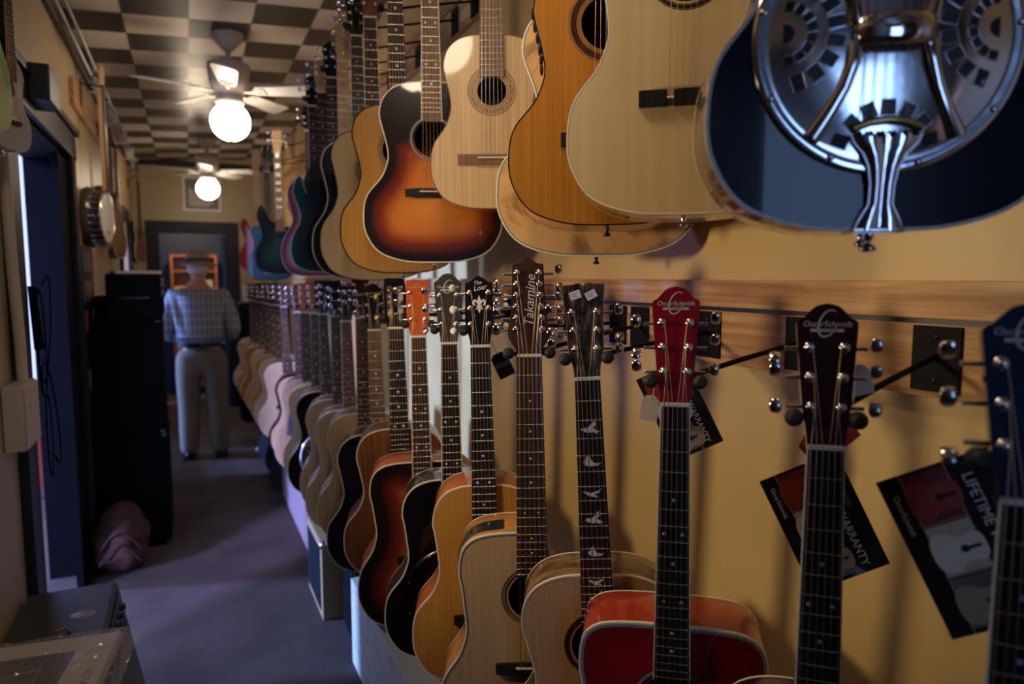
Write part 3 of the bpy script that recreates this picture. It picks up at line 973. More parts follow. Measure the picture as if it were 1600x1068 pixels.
def make_guitar(name, label, cat, group, s):
    """s: spec dict. Local frame: z up from the tail end of the body, front face at y=0 looking to -Y"""
    S = s.get('S', 0.645)
    BL = s.get('BL', 0.505)
    join = s.get('join', 14)
    elec = s.get('elec')
    if elec:
        nutz = s.get('nutz', 0.80)
    else:
        nutz = BL + S * (1 - 2 ** (-join / 12))
    s['nutz'] = nutz
    zb = nutz - S + s.get('zbo', 0)
    D = s.get('D', 0.045 if elec else 0.105)
    yfb = -0.009 if not elec else -0.012            # front of the fingerboard
    b = math.radians(s.get('b', 20)); tilt = math.radians(s.get('tilt', 2.0)); roll = math.radians(s.get('roll', 1.0))
    Rm = Matrix.Rotation(-b, 4, 'Z') @ Matrix.Rotation(tilt, 4, 'X') @ Matrix.Rotation(-roll, 4, 'Y')
    if 'nut' in s:
        base = Vector(s['nut']) - Rm @ Vector((0, yfb, nutz))
    else:
        base = Vector(s['base'])
    root = thing(name, label, cat, base, Rm.to_euler(), group)
    s['M'] = Matrix.Translation(base) @ Rm
    detail = s.get('detail', 1)
    N = 56 if detail >= 1 else 36
    # ---- body
    if elec:
        out = electric_outline(elec, N)
        if s.get('flip'): out = [(-x, z) for x, z in reversed(out)]
        sc_ = s.get('bscale', 1.0)
        out = [(x * sc_, z * sc_) for x, z in out]
        C = (0, 0.17); rh = 0.001
    else:
        out = acoustic_outline(s.get('LB', .195), s.get('WA', .125), s.get('UB', .143), BL, s.get('cut'), s.get('square', 0), N)
        C = (0, s.get('zh', zb + S * 0.235)); rh = s.get('rh', 0.050) if s.get('hole', True) else 0.001
    top, side = s['top'], s['side']
    me = body_mesh('body', out, D, C, rh, top, side, s.get('burst'), s.get('arch', 0.0), s.get('back'))
    body = link('body', me, root)
    bind = s.get('bind', ivory)
    if bind is not None:
        mb = MB()
        ring_strip(mb, out, 0.0006, -0.0022 * s.get('bw', 1.0), -0.0004, bind, yb=0.0055)
        mb.build('binding', root)
        if s.get('purf') is not None:
            mb = MB(); ring_strip(mb, out, -0.0022 * s.get('bw', 1.0), -0.0022 * s.get('bw', 1.0) - s.get('pw', 0.0025), -0.0003, s['purf'])
            mb.build('purfling', root)
        if detail >= 1:
            mb = MB()
            n = len(out); o1 = offset_outline(out, 0.0006)
            mb.add([(x, D - 0.005, z) for x, z in o1] + [(x, D - 0.0008, z) for x, z in o1], [(k, k + n, (k + 1) % n + n, (k + 1) % n) for k in range(n)], bind)
            mb.build('back_binding', root)
    if not elec and s.get('hole', True) and detail >= 1:
        mb = MB()
        st = s.get('rosette', 'rings')
        if st == 'rings':
            disc_ring(mb, C, rh + 0.004, rh + 0.0055, -0.0004, blackp)
            disc_ring(mb, C, rh + 0.0065, rh + 0.0115, -0.0005, s.get('rosm', abal))
            disc_ring(mb, C, rh + 0.0125, rh + 0.0138, -0.0004, blackp)
        elif st == 'wide':
            disc_ring(mb, C, rh + 0.002, rh + 0.004, -0.0005, rosew_l); disc_ring(mb, C, rh + 0.006, rh + 0.0075, -0.0005, rosew_l)
            disc_ring(mb, C, rh + 0.009, rh + 0.020, -0.0006, s.get('rosm')); disc_ring(mb, C, rh + 0.022, rh + 0.0245, -0.0005, rosew_l)
        mb.build('rosette', root)
    # ---- neck + fingerboard
    fb_end = s.get('fb_end', (C[1] + rh - 0.004) if not elec else 0.285)
    w0, w1 = fb_halfwidth(nutz, s), fb_halfwidth(fb_end, s)
    neckm = s.get('neck', mahog)
    heel = BL if not elec else 0.33
    mb = MB()
    vs = []; fs = []
    zs = [heel - 0.02, heel + 0.03, (heel + nutz) / 2, nutz - 0.01, nutz + 0.012]
    deps = [0.030, 0.019, 0.017, 0.016, 0.015]
    for zc, dp in zip(zs, deps):
        hw = fb_halfwidth(min(zc, nutz), s) * 0.985
        for k in range(9):
            a = PI * k / 8
            vs.append((hw * math.cos(a), yfb + 0.0055 + dp * math.sin(a), zc))
    for i in range(len(zs) - 1):
        for k in range(8):
            fs.append((i * 9 + k, i * 9 + k + 1, (i + 1) * 9 + k + 1, (i + 1) * 9 + k))
        fs.append((i * 9 + 8, i * 9, (i + 1) * 9, (i + 1) * 9 + 8))
    mb.add(vs, fs, neckm, True)
    if not elec:
        mb.box((-0.028, yfb + 0.006, BL - 0.012), (0.028, 0.002, BL + 0.004), neckm)
        mb.prism([(-0.027, BL - .001), (0.027, BL - .001), (0.024, BL + .05), (-0.024, BL + .05)], 0.0, 0.022, neckm)
        mb.prism([(-0.024, BL - .001), (0.024, BL - .001), (0.020, BL + .022), (-0.020, BL + .022)], 0.022, D * 0.9, neckm)
    mb.build('neck', root)
    fbm = s.get('fb', rosew)
    mb = MB()
    fbb = s.get('fbb')
    e = 0.0018 if fbb else 0.0
    mb.prism([(-w1 + e, fb_end), (w1 - e, fb_end), (w0 - e, nutz), (-w0 + e, nutz)], yfb, yfb + 0.0060 if elec else min(0.0, yfb + 0.009) - 0.0002, fbm)
    board_o = mb.build('fingerboard', root)
    if fbb:
        mb = MB()
        for sg in (-1, 1):
            P = [(sg * (w1 - e), fb_end), (sg * w1, fb_end), (sg * w0, nutz), (sg * (w0 - e), nutz)]
            if sg < 0: P = P[::-1]
            mb.prism(P, yfb - 0.0001, yfb + 0.0058, fbb)
        mb.build('board_binding', board_o)
    nf = 0
    fret_zs = []
    for k in range(1, s.get('frets', 20) + 1):
        zf = nutz - S * (1 - 2 ** (-k / 12))
        if zf < fb_end + 0.003: break
        fret_zs.append(zf)
    if True:
        for zf in fret_zs:
            f = link('fret', fret_mesh(), board_o)
            f.location = (0, yfb - 0.0005, zf); f.scale = (2 * fb_halfwidth(zf, s) * 0.99, 1, 1)
    else:
        mb = MB()
        for zf in fret_zs:
            hw = fb_halfwidth(zf, s) * .99
            mb.box((-hw, yfb - 0.0010, zf - 0.0009), (hw, yfb + 0.0004, zf + 0.0009), nickel)
        mb.build('frets', board_o)
    allz = [nutz] + fret_zs
    mk = s.get('markers', 'dots')
    def mid(k): return (allz[k - 1] + allz[k]) / 2
    if mk == 'dots':
        lst = []
        for k in s.get('dotf', (3, 5, 7, 9, 12, 15, 17)):
            if k < len(allz):
                if k == 12 or k in s.get('double', ()): lst += [(-0.0135, mid(k)), (0.0135, mid(k))]
                else: lst += [(0, mid(k))]
        for x, z in lst:
            d = link('position_marker', dot_mesh(s.get('dotm', pearl), s.get('dotr', 0.0030)), board_o)
            d.location = (x, yfb, z)
    elif mk == 'birds':
        for i, k in enumerate((3, 5, 7, 9, 12, 15, 17)):
            if k >= len(allz): continue
            mb = MB()
            sc_ = 0.86 if i < 4 else 0.8
            P = [(x * sc_, z * sc_ + mid(k)) for x, z in reversed(BIRDS[i % 3])]
            mb.prism(P, yfb - 0.0004, yfb + 0.0002, pearl)
            mb.build('bird_inlay', board_o)
    elif mk == 'blocks':
        mb = MB()
        for k in (1, 3, 5, 7, 9, 12, 15):
            if k < len(allz):
                hw = fb_halfwidth(mid(k), s) * 0.62; h = (allz[k - 1] - allz[k]) * 0.36
                mb.box((-hw, yfb - 0.0004, mid(k) - h), (hw, yfb + 0.0002, mid(k) + h), pearl)
        mb.build('block_inlays', board_o)
    mb = MB(); mb.box((-w0, yfb - 0.0022, nutz - 0.0004), (w0, yfb + 0.006, nutz + 0.0052), bone, ch=0.0008)
    mb.build('nut', root)
    # ---- head
    ha = math.radians(s.get('head_angle', 11 if not (elec and s.get('head') == 'six_line') else 1))
    TH = Matrix.Translation((0, yfb + 0.0015, nutz + 0.003)) @ Matrix.Rotation(-ha, 4, 'X')
    hk = s.get('head', 'flat')
    hs = s.get('hscale', 1.0)
    P = [(x * s.get('hw', 1.0), z * hs) for x, z in head_poly(hk)]
    mb = MB()
    if hk == 'slot':
        # rectangular head with two open slots
        Wd, Hh = 0.033, 0.152 * hs
        bars = [([(-.0245, 0), (.0245, 0), (.033, .026), (-.033, .026)]), ([(-.033, .026), (-.024, .026), (-.024, .128), (-.033, .128)]),
                ([(-.009, .026), (.009, .026), (.009, .128), (-.009, .128)]), ([(.024, .026), (.033, .026), (.033, .128), (.024, .128)]),
                ([(-.033, .128), (.033, .128), (.030, .152), (-.030, .152)])]
        for q in bars:
            mb.prism([(x, z * hs) for x, z in q], 0, 0.017, s.get('veneer', black_w), TH, s.get('neck', mahog))
    else:
        mb.prism(P, 0, 0.0145, s.get('veneer', black_w), TH, s.get('headside', s.get('neck', mahog)))
    head = mb.build('headstock', root)
    if s.get('hbind'):
        mb = MB()
        n = len(P)
        a_ = offset_outline(P, 0.0007); b_ = offset_outline(P, -0.0009)
        vs = [(x, -0.0004, z) for x, z in a_] + [(x, -0.0004, z) for x, z in b_] + [(x, 0.006, z) for x, z in a_]
        mb.add(vs, [(k, (k + 1) % n, (k + 1) % n + n, k + n) for k in range(n)] + [(k + 2 * n, (k + 1) % n + 2 * n, (k + 1) % n, k) for k in range(n)], s['hbind'], False, TH)
        mb.build('head_binding', head)
    # tuners
    style = s.get('tuners', 'chrome')
    nt_ = s.get('ntun', 6)
    posts = []
    if hk == 'six_line':
        for k in range(6):
            posts.append((0.006 + 0.0016 * k, 0.028 + 0.0245 * k, -1))
    else:
        per = nt_ // 2
        z0, z1 = s.get('tz', (0.048, 0.122))
        for sd in (-1, 1):
            for k in range(per):
                f = k / (per - 1)
                z = (z0 + (z1 - z0) * f) * hs
                posts.append((sd * (s.get('tx', 0.0190) + s.get('txs', 0.003) * f), z, sd))
    hwid = {}
    for (x, z, sd) in posts:
        tm, bm_ = tuner_meshes(style, sd)
        if hk == 'slot':
            pass
        t = link('tuning_machine', tm, root)
        t.matrix_local = TH @ Matrix.Translation((x, 0, z))
        bt = link('tuner_button', bm_, t)
        # let the button clear the head edge
        edge_x = 0.033
        bt.rotation_euler = ((hash((round(x * 1e4), round(z * 1e4))) % 7 - 3) * 0.22, 0, 0)
        bt.location = (max(0.0, (0.034 - abs(x)) * sd * 0.35) if sd > 0 else min(0.0, (0.034 - abs(x)) * sd * 0.35), 0, 0)
    # ---- bridge
    ysad = -0.0085
    if not elec and s.get('bridge', True):
        bk = s.get('bridge', 'pin')
        mb = MB()
        bm2 = s.get('bridgem', ebony)
        if bk == 'block':
            mb.box((-0.020, -0.012, zb - 0.013), (0.075, -0.0002, zb + 0.013), bm2, ch=0.003)
            mb.box((-0.075, -0.012, zb - 0.013), (-0.030, -0.0002, zb + 0.013), bm2, ch=0.003)
        elif bk == 'classical':
            mb.box((-0.088, -0.0055, zb - 0.018), (0.088, -0.0002, zb + 0.009), bm2, ch=0.0015)
            mb.box((-0.040, -0.0105, zb - 0.018), (0.040, -0.005, zb - 0.006), bm2, ch=0.0015)
        else:
            Pq = [(-.078, zb - .014), (-.045, zb - .018), (.045, zb - .018), (.078, zb - .014), (.078, zb + .007), (.045, zb + .009), (-.045, zb + .009), (-.078, zb + .007)]
            mb.prism(Pq, -0.0075, -0.0002, bm2)
        br = mb.build('bridge', root)
        mb = MB(); mb.box((-0.037, -0.0115, zb - 0.0015), (0.037, -0.005, zb + 0.0015), bone); mb.build('saddle', br)
        if bk == 'pin' and detail >= 1:
            for k in range(6):
                mb = MB(); mb.sphere((-0.0275 + 0.011 * k, -0.0085, zb - 0.009), 0.0026, s.get('pinm', blackp), 8); mb.build('bridge_pin', br)
    if s.get('strap', True):
        mb = MB(); mb.lathe([(0.0045, 0.0), (0.0045, -0.004), (0.003, -0.008), (0.007, -0.012), (0.007, -0.0145), (0.002, -0.016)], s.get('strapm', chrome), 14, Matrix.Translation((0, D * 0.5, 0.0005)))
        mb.build('strap_button', root)
    # ---- strings
    if s.get('strings', True):
        ns = 6
        ybr = s.get('ystr', -0.0115)
        for k in range(ns):
            f = k / (ns - 1) - 0.5
            xb, xn = f * 0.055, f * (w0 * 2 - 0.009)
            ang = []
            if hk == 'six_line':
                px_, pz_, _ = posts[k]
            else:
                per = len(posts) // 2
                j = [0, 1, 2, 2, 1, 0][k]
                j = j * (per // 3)
                px_, pz_, _ = posts[j] if k < 3 else posts[per + j]
            ph = TH @ Vector((px_ - 0.004 * (1 if px_ > 0 else -1), -0.004, pz_))
            pts = [(xb, ybr, zb if s.get('zbs') is None else s['zbs']), (xn, yfb - 0.0024, nutz + 0.003), tuple(ph)]
            m = bronze if k < 4 and not s.get('plain') else steel
            r = [0.00065, 0.00055, 0.00045, 0.00038, 0.0003, 0.00026][k] * (1.0 if detail >= 1 else 1.5)
            mb = MB(); mb.tube(pts, r, m, 5, caps=False)
            if nt_ == 12:
                mb.tube([(x + 0.0022, y, z) for x, y, z in pts[:2]] + [tuple(TH @ Vector((posts[min(j + 1, per - 1) + (0 if k < 3 else per)][0], -0.004, posts[min(j + 1, per - 1)][1])))], 0.0003, m, 5, caps=False)
            mb.build('string', root)
    s['TH'] = TH; s['root'] = root; s['head_o'] = head; s['body_o'] = body; s['out'] = out; s['C'] = C; s['zb'] = zb; s['rh'] = rh; s['D'] = D; s['yfb'] = yfb; s['posts'] = posts
    return root

def head_text(s, word, x, z, size, shear=0.0, m=None, rot=0.0, name='logo', y=-0.0004):
    vs, fs = text_geo(word, size, shear)
    c, sn = math.cos(rot), math.sin(rot)
    mb = MB()
    mb.add([(x + a * c - b2 * sn, y, z + a * sn + b2 * c) for a, b2 in vs], fs, m or white_i, False, s['TH'])
    return mb.build(name, s['head_o'])

def swoosh(pts, w, y, m, mb, T):
    """flat brush stroke along pts with half widths w"""
    vs = []; n = len(pts)
    for i, (x, z) in enumerate(pts):
        a = pts[max(i - 1, 0)]; b2 = pts[min(i + 1, n - 1)]
        dx, dz = b2[0] - a[0], b2[1] - a[1]
        L = math.hypot(dx, dz) or 1
        ww = w[i] if isinstance(w, (list, tuple)) else w
        vs += [(x - dz / L * ww, y, z + dx / L * ww), (x + dz / L * ww, y, z - dx / L * ww)]
    mb.add(vs, [(2 * i, 2 * i + 1, 2 * i + 3, 2 * i + 2) for i in range(n - 1)], m, False, T)

def oscar_logo(s, zc=0.152, m=None):
    m = m or silver_i
    mb = MB()
    # tall open loop behind the words
    P = []
    for k in range(36):
        a = math.radians(60 + 300 * k / 35)
        P.append((0.001 + 0.0105 * math.cos(a) + 0.004 * math.sin(a), zc + 0.0165 * math.sin(a)))
    swoosh(P, [0.0004 + 0.0007 * math.sin(PI * i / 35) for i in range(36)], -0.0005, m, mb, s['TH'])
    mb.box((-0.019, -0.0006, zc - 0.0105), (0.019, -0.0002, zc - 0.0070), m, s['TH'])
    mb.build('logo_loop', s['head_o'])
    head_text(s, 'OscarSchmidt', 0.0, zc - 0.001, 0.0098, 0.15, m, name='logo_words', y=-0.0007)
    head_text(s, 'BY WASHBURN', 0.0, zc - 0.0088, 0.0034, 0, purple_l, name='logo_words', y=-0.0008)

# ---- wall hangers
def hanger(s, label, plate_y=None, plate_z=1.43, xw=None, far=False, wallx=None, yk=0.036, kx=0.037, group='black yoke hangers along the oak rails'):
    M = s['M']; TH = s['TH']
    K = M @ TH
    yc = K @ Vector((0, 0.030, yk))                   # back of the neck, under the flare of the head
    xw = XS if wallx is None else wallx
    sg = 1 if xw > 0 else -1
    py = plate_y if plate_y is not None else yc.y + 0.02
    root = thing('guitar_hanger', label, 'wall hanger', (xw, py, plate_z), (0, 0, 0), group)
    L = Vector((xw, py, plate_z))
    mb = MB(); mb.box((-0.004 if sg > 0 else 0, -0.036, -0.048), (0 if sg > 0 else 0.004, 0.036, 0.048), blackm, ch=0.0015); pl = mb.build('wall_plate', root)
    for dz in (-0.032, 0.032):
        mb = MB(); mb.lathe([(0.004, 0), (0.004, 0.0015), (0.0, 0.002)], blackp, 10, Matrix.Translation((-0.0045 * sg, 0, dz)) @ Matrix.Rotation(-PI / 2 * sg, 4, 'Y')); mb.build('screw', pl)
    mb = MB()
    a = Vector((-0.003 * sg, 0, 0.004)); bq = yc - L
    mb.tube([a, a.lerp(bq, 0.5) + Vector((0, 0, 0.002)), bq], 0.0045, blackm, 8)
    mb.build('arm', root)
    mb = MB()
    bx = (K.to_3x3() @ Vector((1, 0, 0))).normalized(); by = (K.to_3x3() @ Vector((0, 1, 0))).normalized()
    pts = [bq - bx * kx - by * 0.030, bq - bx * kx - by * 0.012, bq - bx * (kx * .7) - by * 0.001, bq, bq + bx * (kx * .7) - by * 0.001, bq + bx * kx - by * 0.012, bq + bx * kx - by * 0.030]
    mb.tube(pts, 0.0042, blackm, 8)
    mb.build('yoke', root)
    for sd in (-1, 1):
        mb = MB()
        c0 = bq + bx * (kx * sd) - by * 0.008; c1 = bq + bx * (kx * sd) - by * 0.040
        mb.tube([c0, c0.lerp(c1, .15), c0.lerp(c1, .5), c0.lerp(c1, .85), c1], [0.006, 0.0105, 0.0115, 0.0105, 0.005], rubber, 12)
        mb.build('foam_pad', root)
    return root
cherry_top = burst('cherry_top', [(0, (.22, .004, .010)), (.5, (.40, .006, .018))], grain=0.25)
vint = burst('vintage_sunburst', [(0.0, (.012, .006, .006)), (.10, (.016, .007, .006)), (.26, (.22, .030, .010)), (.42, (.58, .17, .025)), (.8, (.72, .27, .05))])
vint2 = burst('brown_sunburst', [(0.0, (.010, .005, .005)), (.16, (.014, .006, .006)), (.34, (.16, .018, .012)), (.52, (.42, .12, .015)), (.9, (.52, .20, .035))])
dkburst = burst('dark_tobacco_sunburst', [(0.0, (.008, .005, .004)), (.25, (.02, .008, .005)), (.6, (.12, .04, .012)), (.9, (.20, .08, .02))])
navyb = burst('navy_sunburst', [(0.0, (.006, .010, .022)), (.45, (.010, .010, .020)), (.62, (.10, .015, .015)), (.9, (.20, .05, .02))])
flame = burst('flame_burst_daylit_rim', [(0.0, (.13, .03, .12)), (.10, (.34, .10, .16)), (.22, (.60, .42, .32)), (.6, (.66, .52, .38))])  # purple of the rim is coloured daylight put into the lacquer
tealb = burst('teal_black_sunburst', [(0.0, (.004, .006, .012)), (.18, (.004, .010, .016)), (.5, (.004, .045, .045)), (.9, (.01, .06, .055))])

LOW = 'guitars hanging in the lower row'
UP = 'guitars hanging in the upper row'
AG = 'acoustic_guitar'; EG = 'electric_guitar'

# ---------------- lower row, nearest first
g1 = dict(nut=(.665, .335, 1.349), b=50, tilt=2, roll=1, top=blue_l, side=blue_l, neck=blue_l, veneer=blue_l, head='scroll', hw=1.03, detail=2, hole=True, fb=ebony, fbb=ivory, tx=.0185, markers='dots', dotm=mat('pale_blue_dot', (.30, .38, .52), .3), tilt_=0)
make_guitar(AG, 'blue-headed guitar at the right edge, nearest and most blurred of the lower row', 'guitar', LOW, g1)
oscar_logo(g1)
g2 = dict(nut=(.698, .576, 1.34), b=44, tilt=2, roll=0.7, top=purple_l, side=purple_l, neck=purple_l, veneer=purple_l, head='scroll', detail=2, fb=ebony, fbb=ivory, tx=.0170, purf=abal, dotm=mat('pale_blue_dot', (.30, .38, .52), .3), dotf=(5, 7, 9, 12, 15, 17), double=(7,), LB=.198, UB=.128, D=.078)
make_guitar(AG, 'dark plum guitar with round-shouldered headstock, second from the right in the lower row', 'guitar', LOW, g2)
oscar_logo(g2)
g3 = dict(nut=(.652, .806, 1.358), b=37, tilt=3, roll=0.6, top=cherry_top, side=cherry_s, neck=cherry, veneer=cherry, head='scroll', detail=2, fb=ebony, fbb=ivory, tx=.0175, purf=abal, pw=.005, bw=1.2, dotm=mat('pale_blue_dot', (.30, .38, .52), .3), dotf=(5, 7, 9, 12, 15, 17), double=(7,), LB=.198, WA=.136, UB=.148, square=1.0, burst='edge')
make_guitar(AG, 'cherry red guitar with red headstock and pale striped binding', 'guitar', LOW, g3)
oscar_logo(g3)
g4 = dict(nut=(.609, .985, 1.376), b=30, tilt=3, roll=3.2, top=spruce_tan, side=wood('striped_side', (.10, .055, .022), (.30, .17, .07), (6, 90, 40), coat=1.0, contrast=(.4, .6)), neck=mahog, veneer=ebony_s, head='notch', hbind=rosew_l, detail=2, fb=ebony, tx=.0185, tz=(.050, .113), markers='birds', LB=.193, WA=.12, UB=.140, rosm=ebony, D=.095)
make_guitar(AG, 'guitar with white bird inlays and striped ebony headstock', 'guitar', LOW, g4)
mb = MB()
for x, z, r in ((-0.014, .143, .28), (.013, .142, .42)):
    T = g4['TH'] @ Matrix.Translation((x, 0, z)) @ Matrix.Rotation(-r, 4, 'Y')
    mb.box((-.0095, -.0006, -.007), (.0095, -.0001, .007), mat('lilac_price_sticker', (.62, .55, .72), .6), T)
    swoosh([(-.007, .002), (-.004, .003), (-.001, .0015), (.003, .003), (.006, .002)], .0004, -.0008, navy, mb, T)
    swoosh([(-.006, -.002), (-.002, -.0015), (.002, -.003)], .0004, -.0008, navy, mb, T)
mb.build('price_sticker', g4['head_o'], 'lilac price stickers')
g5 = dict(nut=(.589, 1.165, 1.398), b=26, tilt=2.5, roll=1, top=spruce_tan, side=side_orange, neck=mahog, veneer=rosew_g, head='twelve', ntun=12, tz=(.050, .160), tx=.0255, txs=-.004, nw=.0240, detail=2, fb=rosew, markers='dots', dotr=.0022, purf=grey_b, pw=.0035, cut=True, LB=.198, WA=.138, UB=.150, square=.7, rosm=rosew_l, D=.11, S=.648)
make_guitar(AG, 'natural twelve string cutaway guitar with a tall brown headstock', 'guitar', LOW, g5)
head_text(g5, 'Takamine', 0.003, .105, .026, .25, silver_i, rot=PI / 2 - 0.06)
head_text(g5, 'G SERIES', 0.0125, .122, .0055, 0, silver_i, rot=PI / 2)
# preamp panel on the shoulder of the twelve string
mb = MB()
o5 = g5['out']; pts5 = [p for p in o5 if p[0] < -0.052 and p[0] > -.146 and p[1] > .40]
pts5.sort(key=lambda p: p[0])
vs = []
for x, z in pts5:
    dx, dz = x - 0, z - .36
    L = math.hypot(dx, dz)
    nx, nz = x + dx / L * .0012, z + dz / L * .0012
    vs += [(nx, .022, nz), (nx, .070, nz)]
mb.add(vs, [(2 * i, 2 * i + 1, 2 * i + 3, 2 * i + 2) for i in range(len(pts5) - 1)], blackp)
pre = mb.build('preamp_panel', g5['root'])
for i in range(2, len(pts5) - 2, 3):
    x, z = pts5[i]; dx, dz = x, z - .36; L = math.hypot(dx, dz)
    mb = MB(); mb.sphere((x + dx / L * .004, .045, z + dz / L * .004), .0045, mat('grey_knob', (.09, .09, .09), .4), 8); mb.build('slider', pre)
g6 = dict(nut=(.578, 1.383, 1.397), b=23, tilt=2.5, roll=1.2, top=gold_top, side=mahog_o, neck=mahog, veneer=black_w, head='snake', tuners='pearl', tx=.0200, txs=.001, tz=(.048, .118), detail=2, fb=ebony, join=12, BL=.49, LB=.176, WA=.108, UB=.120, S=.64, dotf=(5, 7, 9, 12, 15), hole=True, double=())
make_guitar(AG, 'small golden guitar with lily emblem and pearl buttons on its black headstock', 'guitar', LOW, g6)
head_text(g6, 'The', -.003, .139, .012, .3, white_i, rot=.15)
head_text(g6, 'Loar', .002, .128, .016, .3, white_i, rot=.2)
mb = MB()   # lily
T6 = g6['TH'] @ Matrix.Translation((0, 0, .093))
def lily(mb, T, m, s=1.0):
    mb.prism([(0, -.010 * s), (.0035 * s, .000), (.0038 * s, .008 * s), (0, .019 * s), (-.0038 * s, .008 * s), (-.0035 * s, .0)], -.0005, -.0002, m, T)
    for sg in (-1, 1):
        P = [(sg * .0015 * s, -.003 * s), (sg * .005 * s, .004 * s), (sg * .009 * s, .008 * s), (sg * .0125 * s, .005 * s), (sg * .012 * s, -.001 * s), (sg * .009 * s, -.004 * s)]
        swoosh(P, [.0008 * s, .0018 * s, .0024 * s, .0022 * s, .0018 * s, .0006 * s], -.0005, m, mb, T)
        P = [(sg * .0018 * s, -.007 * s), (sg * .005 * s, -.010 * s), (sg * .008 * s, -.013 * s)]
        swoosh(P, [.0010 * s, .0016 * s, .0006 * s], -.0005, m, mb, T)
    mb.box((-.0065 * s, -.0006, -.0062 * s), (.0065 * s, -.0002, -.0038 * s), m, T)
    mb.prism([(0, -.021 * s), (.003 * s, -.014 * s), (.0015 * s, -.008 * s), (-.0015 * s, -.008 * s), (-.003 * s, -.014 * s)], -.0005, -.0002, m, T)
lily(mb, T6, white_i)
mb.build('lily_emblem', g6['head_o'])
g7 = dict(nut=(.592, 1.62, 1.382), b=20, tilt=2.5, roll=.8, top=black_g, side=mat('smoke_black_side', (.05, .045, .03), .25, coat=1.0), neck=black_w, veneer=mat('grey_black_veneer', (.045, .045, .043), .35, coat=.5), head='scroll', tx=.0185, detail=2, fb=ebony, fbb=ivory, hole=False, LB=.187, WA=.120, UB=.133, double=(7,), dotf=(3, 5, 7, 9, 12), D=.10)
make_guitar(AG, 'black resonator guitar with a dark cover plate and ivory binding', 'guitar', LOW, g7)
oscar_logo(g7, .143)
mb = MB()
TR = Matrix.Translation((0, -.001, .185)) @ Matrix.Rotation(PI / 2, 4, 'X')
smoke = mat('smoked_cover_metal', (.10, .10, .10), .22, 1.0, bump=.3, bscale=30)
mb.lathe([(.136, 0), (.134, .004), (.120, .005), (.085, .012), (.03, .014), (0, .014)], smoke, 48, TR)
cp = mb.build('cover_plate', g7['root'])
for k in range(9):
    a = 2 * PI * k / 9
    mb = MB(); mb.sphere((.128 * math.cos(a), -.006, .185 + .128 * math.sin(a)), .003, chrome, 8); mb.build('screw', cp)
mb = MB()
for i in range(7):
    for j in range(7):
        if (i + j) % 1 == 0: mb.box((-.075 + .009 * i, -.0165, .245 - .009 * j), (-.070 + .009 * i, -.0135, .250 - .009 * j), blackp)
mb.build('mesh_grille', cp)
g8 = dict(nut=(.571, 1.807, 1.385), b=18, tilt=2.5, roll=.8, top=vint2, side=mahog_o, neck=mahog, veneer=mat('orange_veneer', (.52, .10, .015), .3, coat=.7), head='flat', tx=.0190, detail=2, fb=rosew, fbb=ivory, LB=.193, WA=.135, UB=.150, square=.6, burst='edge', dotf=(3, 5, 7, 9, 12), double=(7,))
make_guitar(AG, 'brown sunburst guitar with bright orange headstock', 'guitar', LOW, g8)
mb = MB()
swoosh([(-.008, .139), (-.005, .1435), (0, .1455), (.005, .1435), (.008, .139)], .0014, -.0005, mat('bronze_print', (.40, .24, .12), .4), mb, g8['TH'])
mb.box((-.022, -.0006, .1340), (.022, -.0002, .1372), MATS['bronze_print'], g8['TH'])
mb.build('crest', g8['head_o'])
g9 = dict(nut=(.570, 2.03, 1.394), b=17, tilt=2.5, roll=1.0, top=mahog, side=mahog, neck=mahog, veneer=black_w, head='slot', tuners='brass', tz=(.040, .115), tx=.0165, txs=0, detail=2, fb=ebony, join=12, BL=.49, LB=.186, WA=.118, UB=.136, S=.63, nw=.0235, dotf=(5, 7, 9, 12), dotr=.004)
make_guitar(AG, 'brown mahogany guitar with slotted black headstock', 'guitar', LOW, g9)
g10 = dict(nut=(.562, 2.27, 1.371), b=16, tilt=2.5, roll=1.0, top=navyb, side=black_w, neck=rosew_l, veneer=black_w, head='point', detail=2, fb=rosew_l, LB=.19, WA=.125, UB=.142, cut=True, burst='edge', dotr=.004)
make_guitar(AG, 'navy black sunburst guitar with a pointed black headstock', 'guitar', LOW, g10)
mb = MB()
for zc, hw in ((.124, .021), (.112, .010)):
    P = [(-hw + 2 * hw * k / 11, zc + .0022 * math.sin(k * 1.9) + .002 * k / 11) for k in range(12)]
    swoosh(P, .0007, -.0005, silver_i, mb, g10['TH'])
mb.build('script_logo', g10['head_o'])
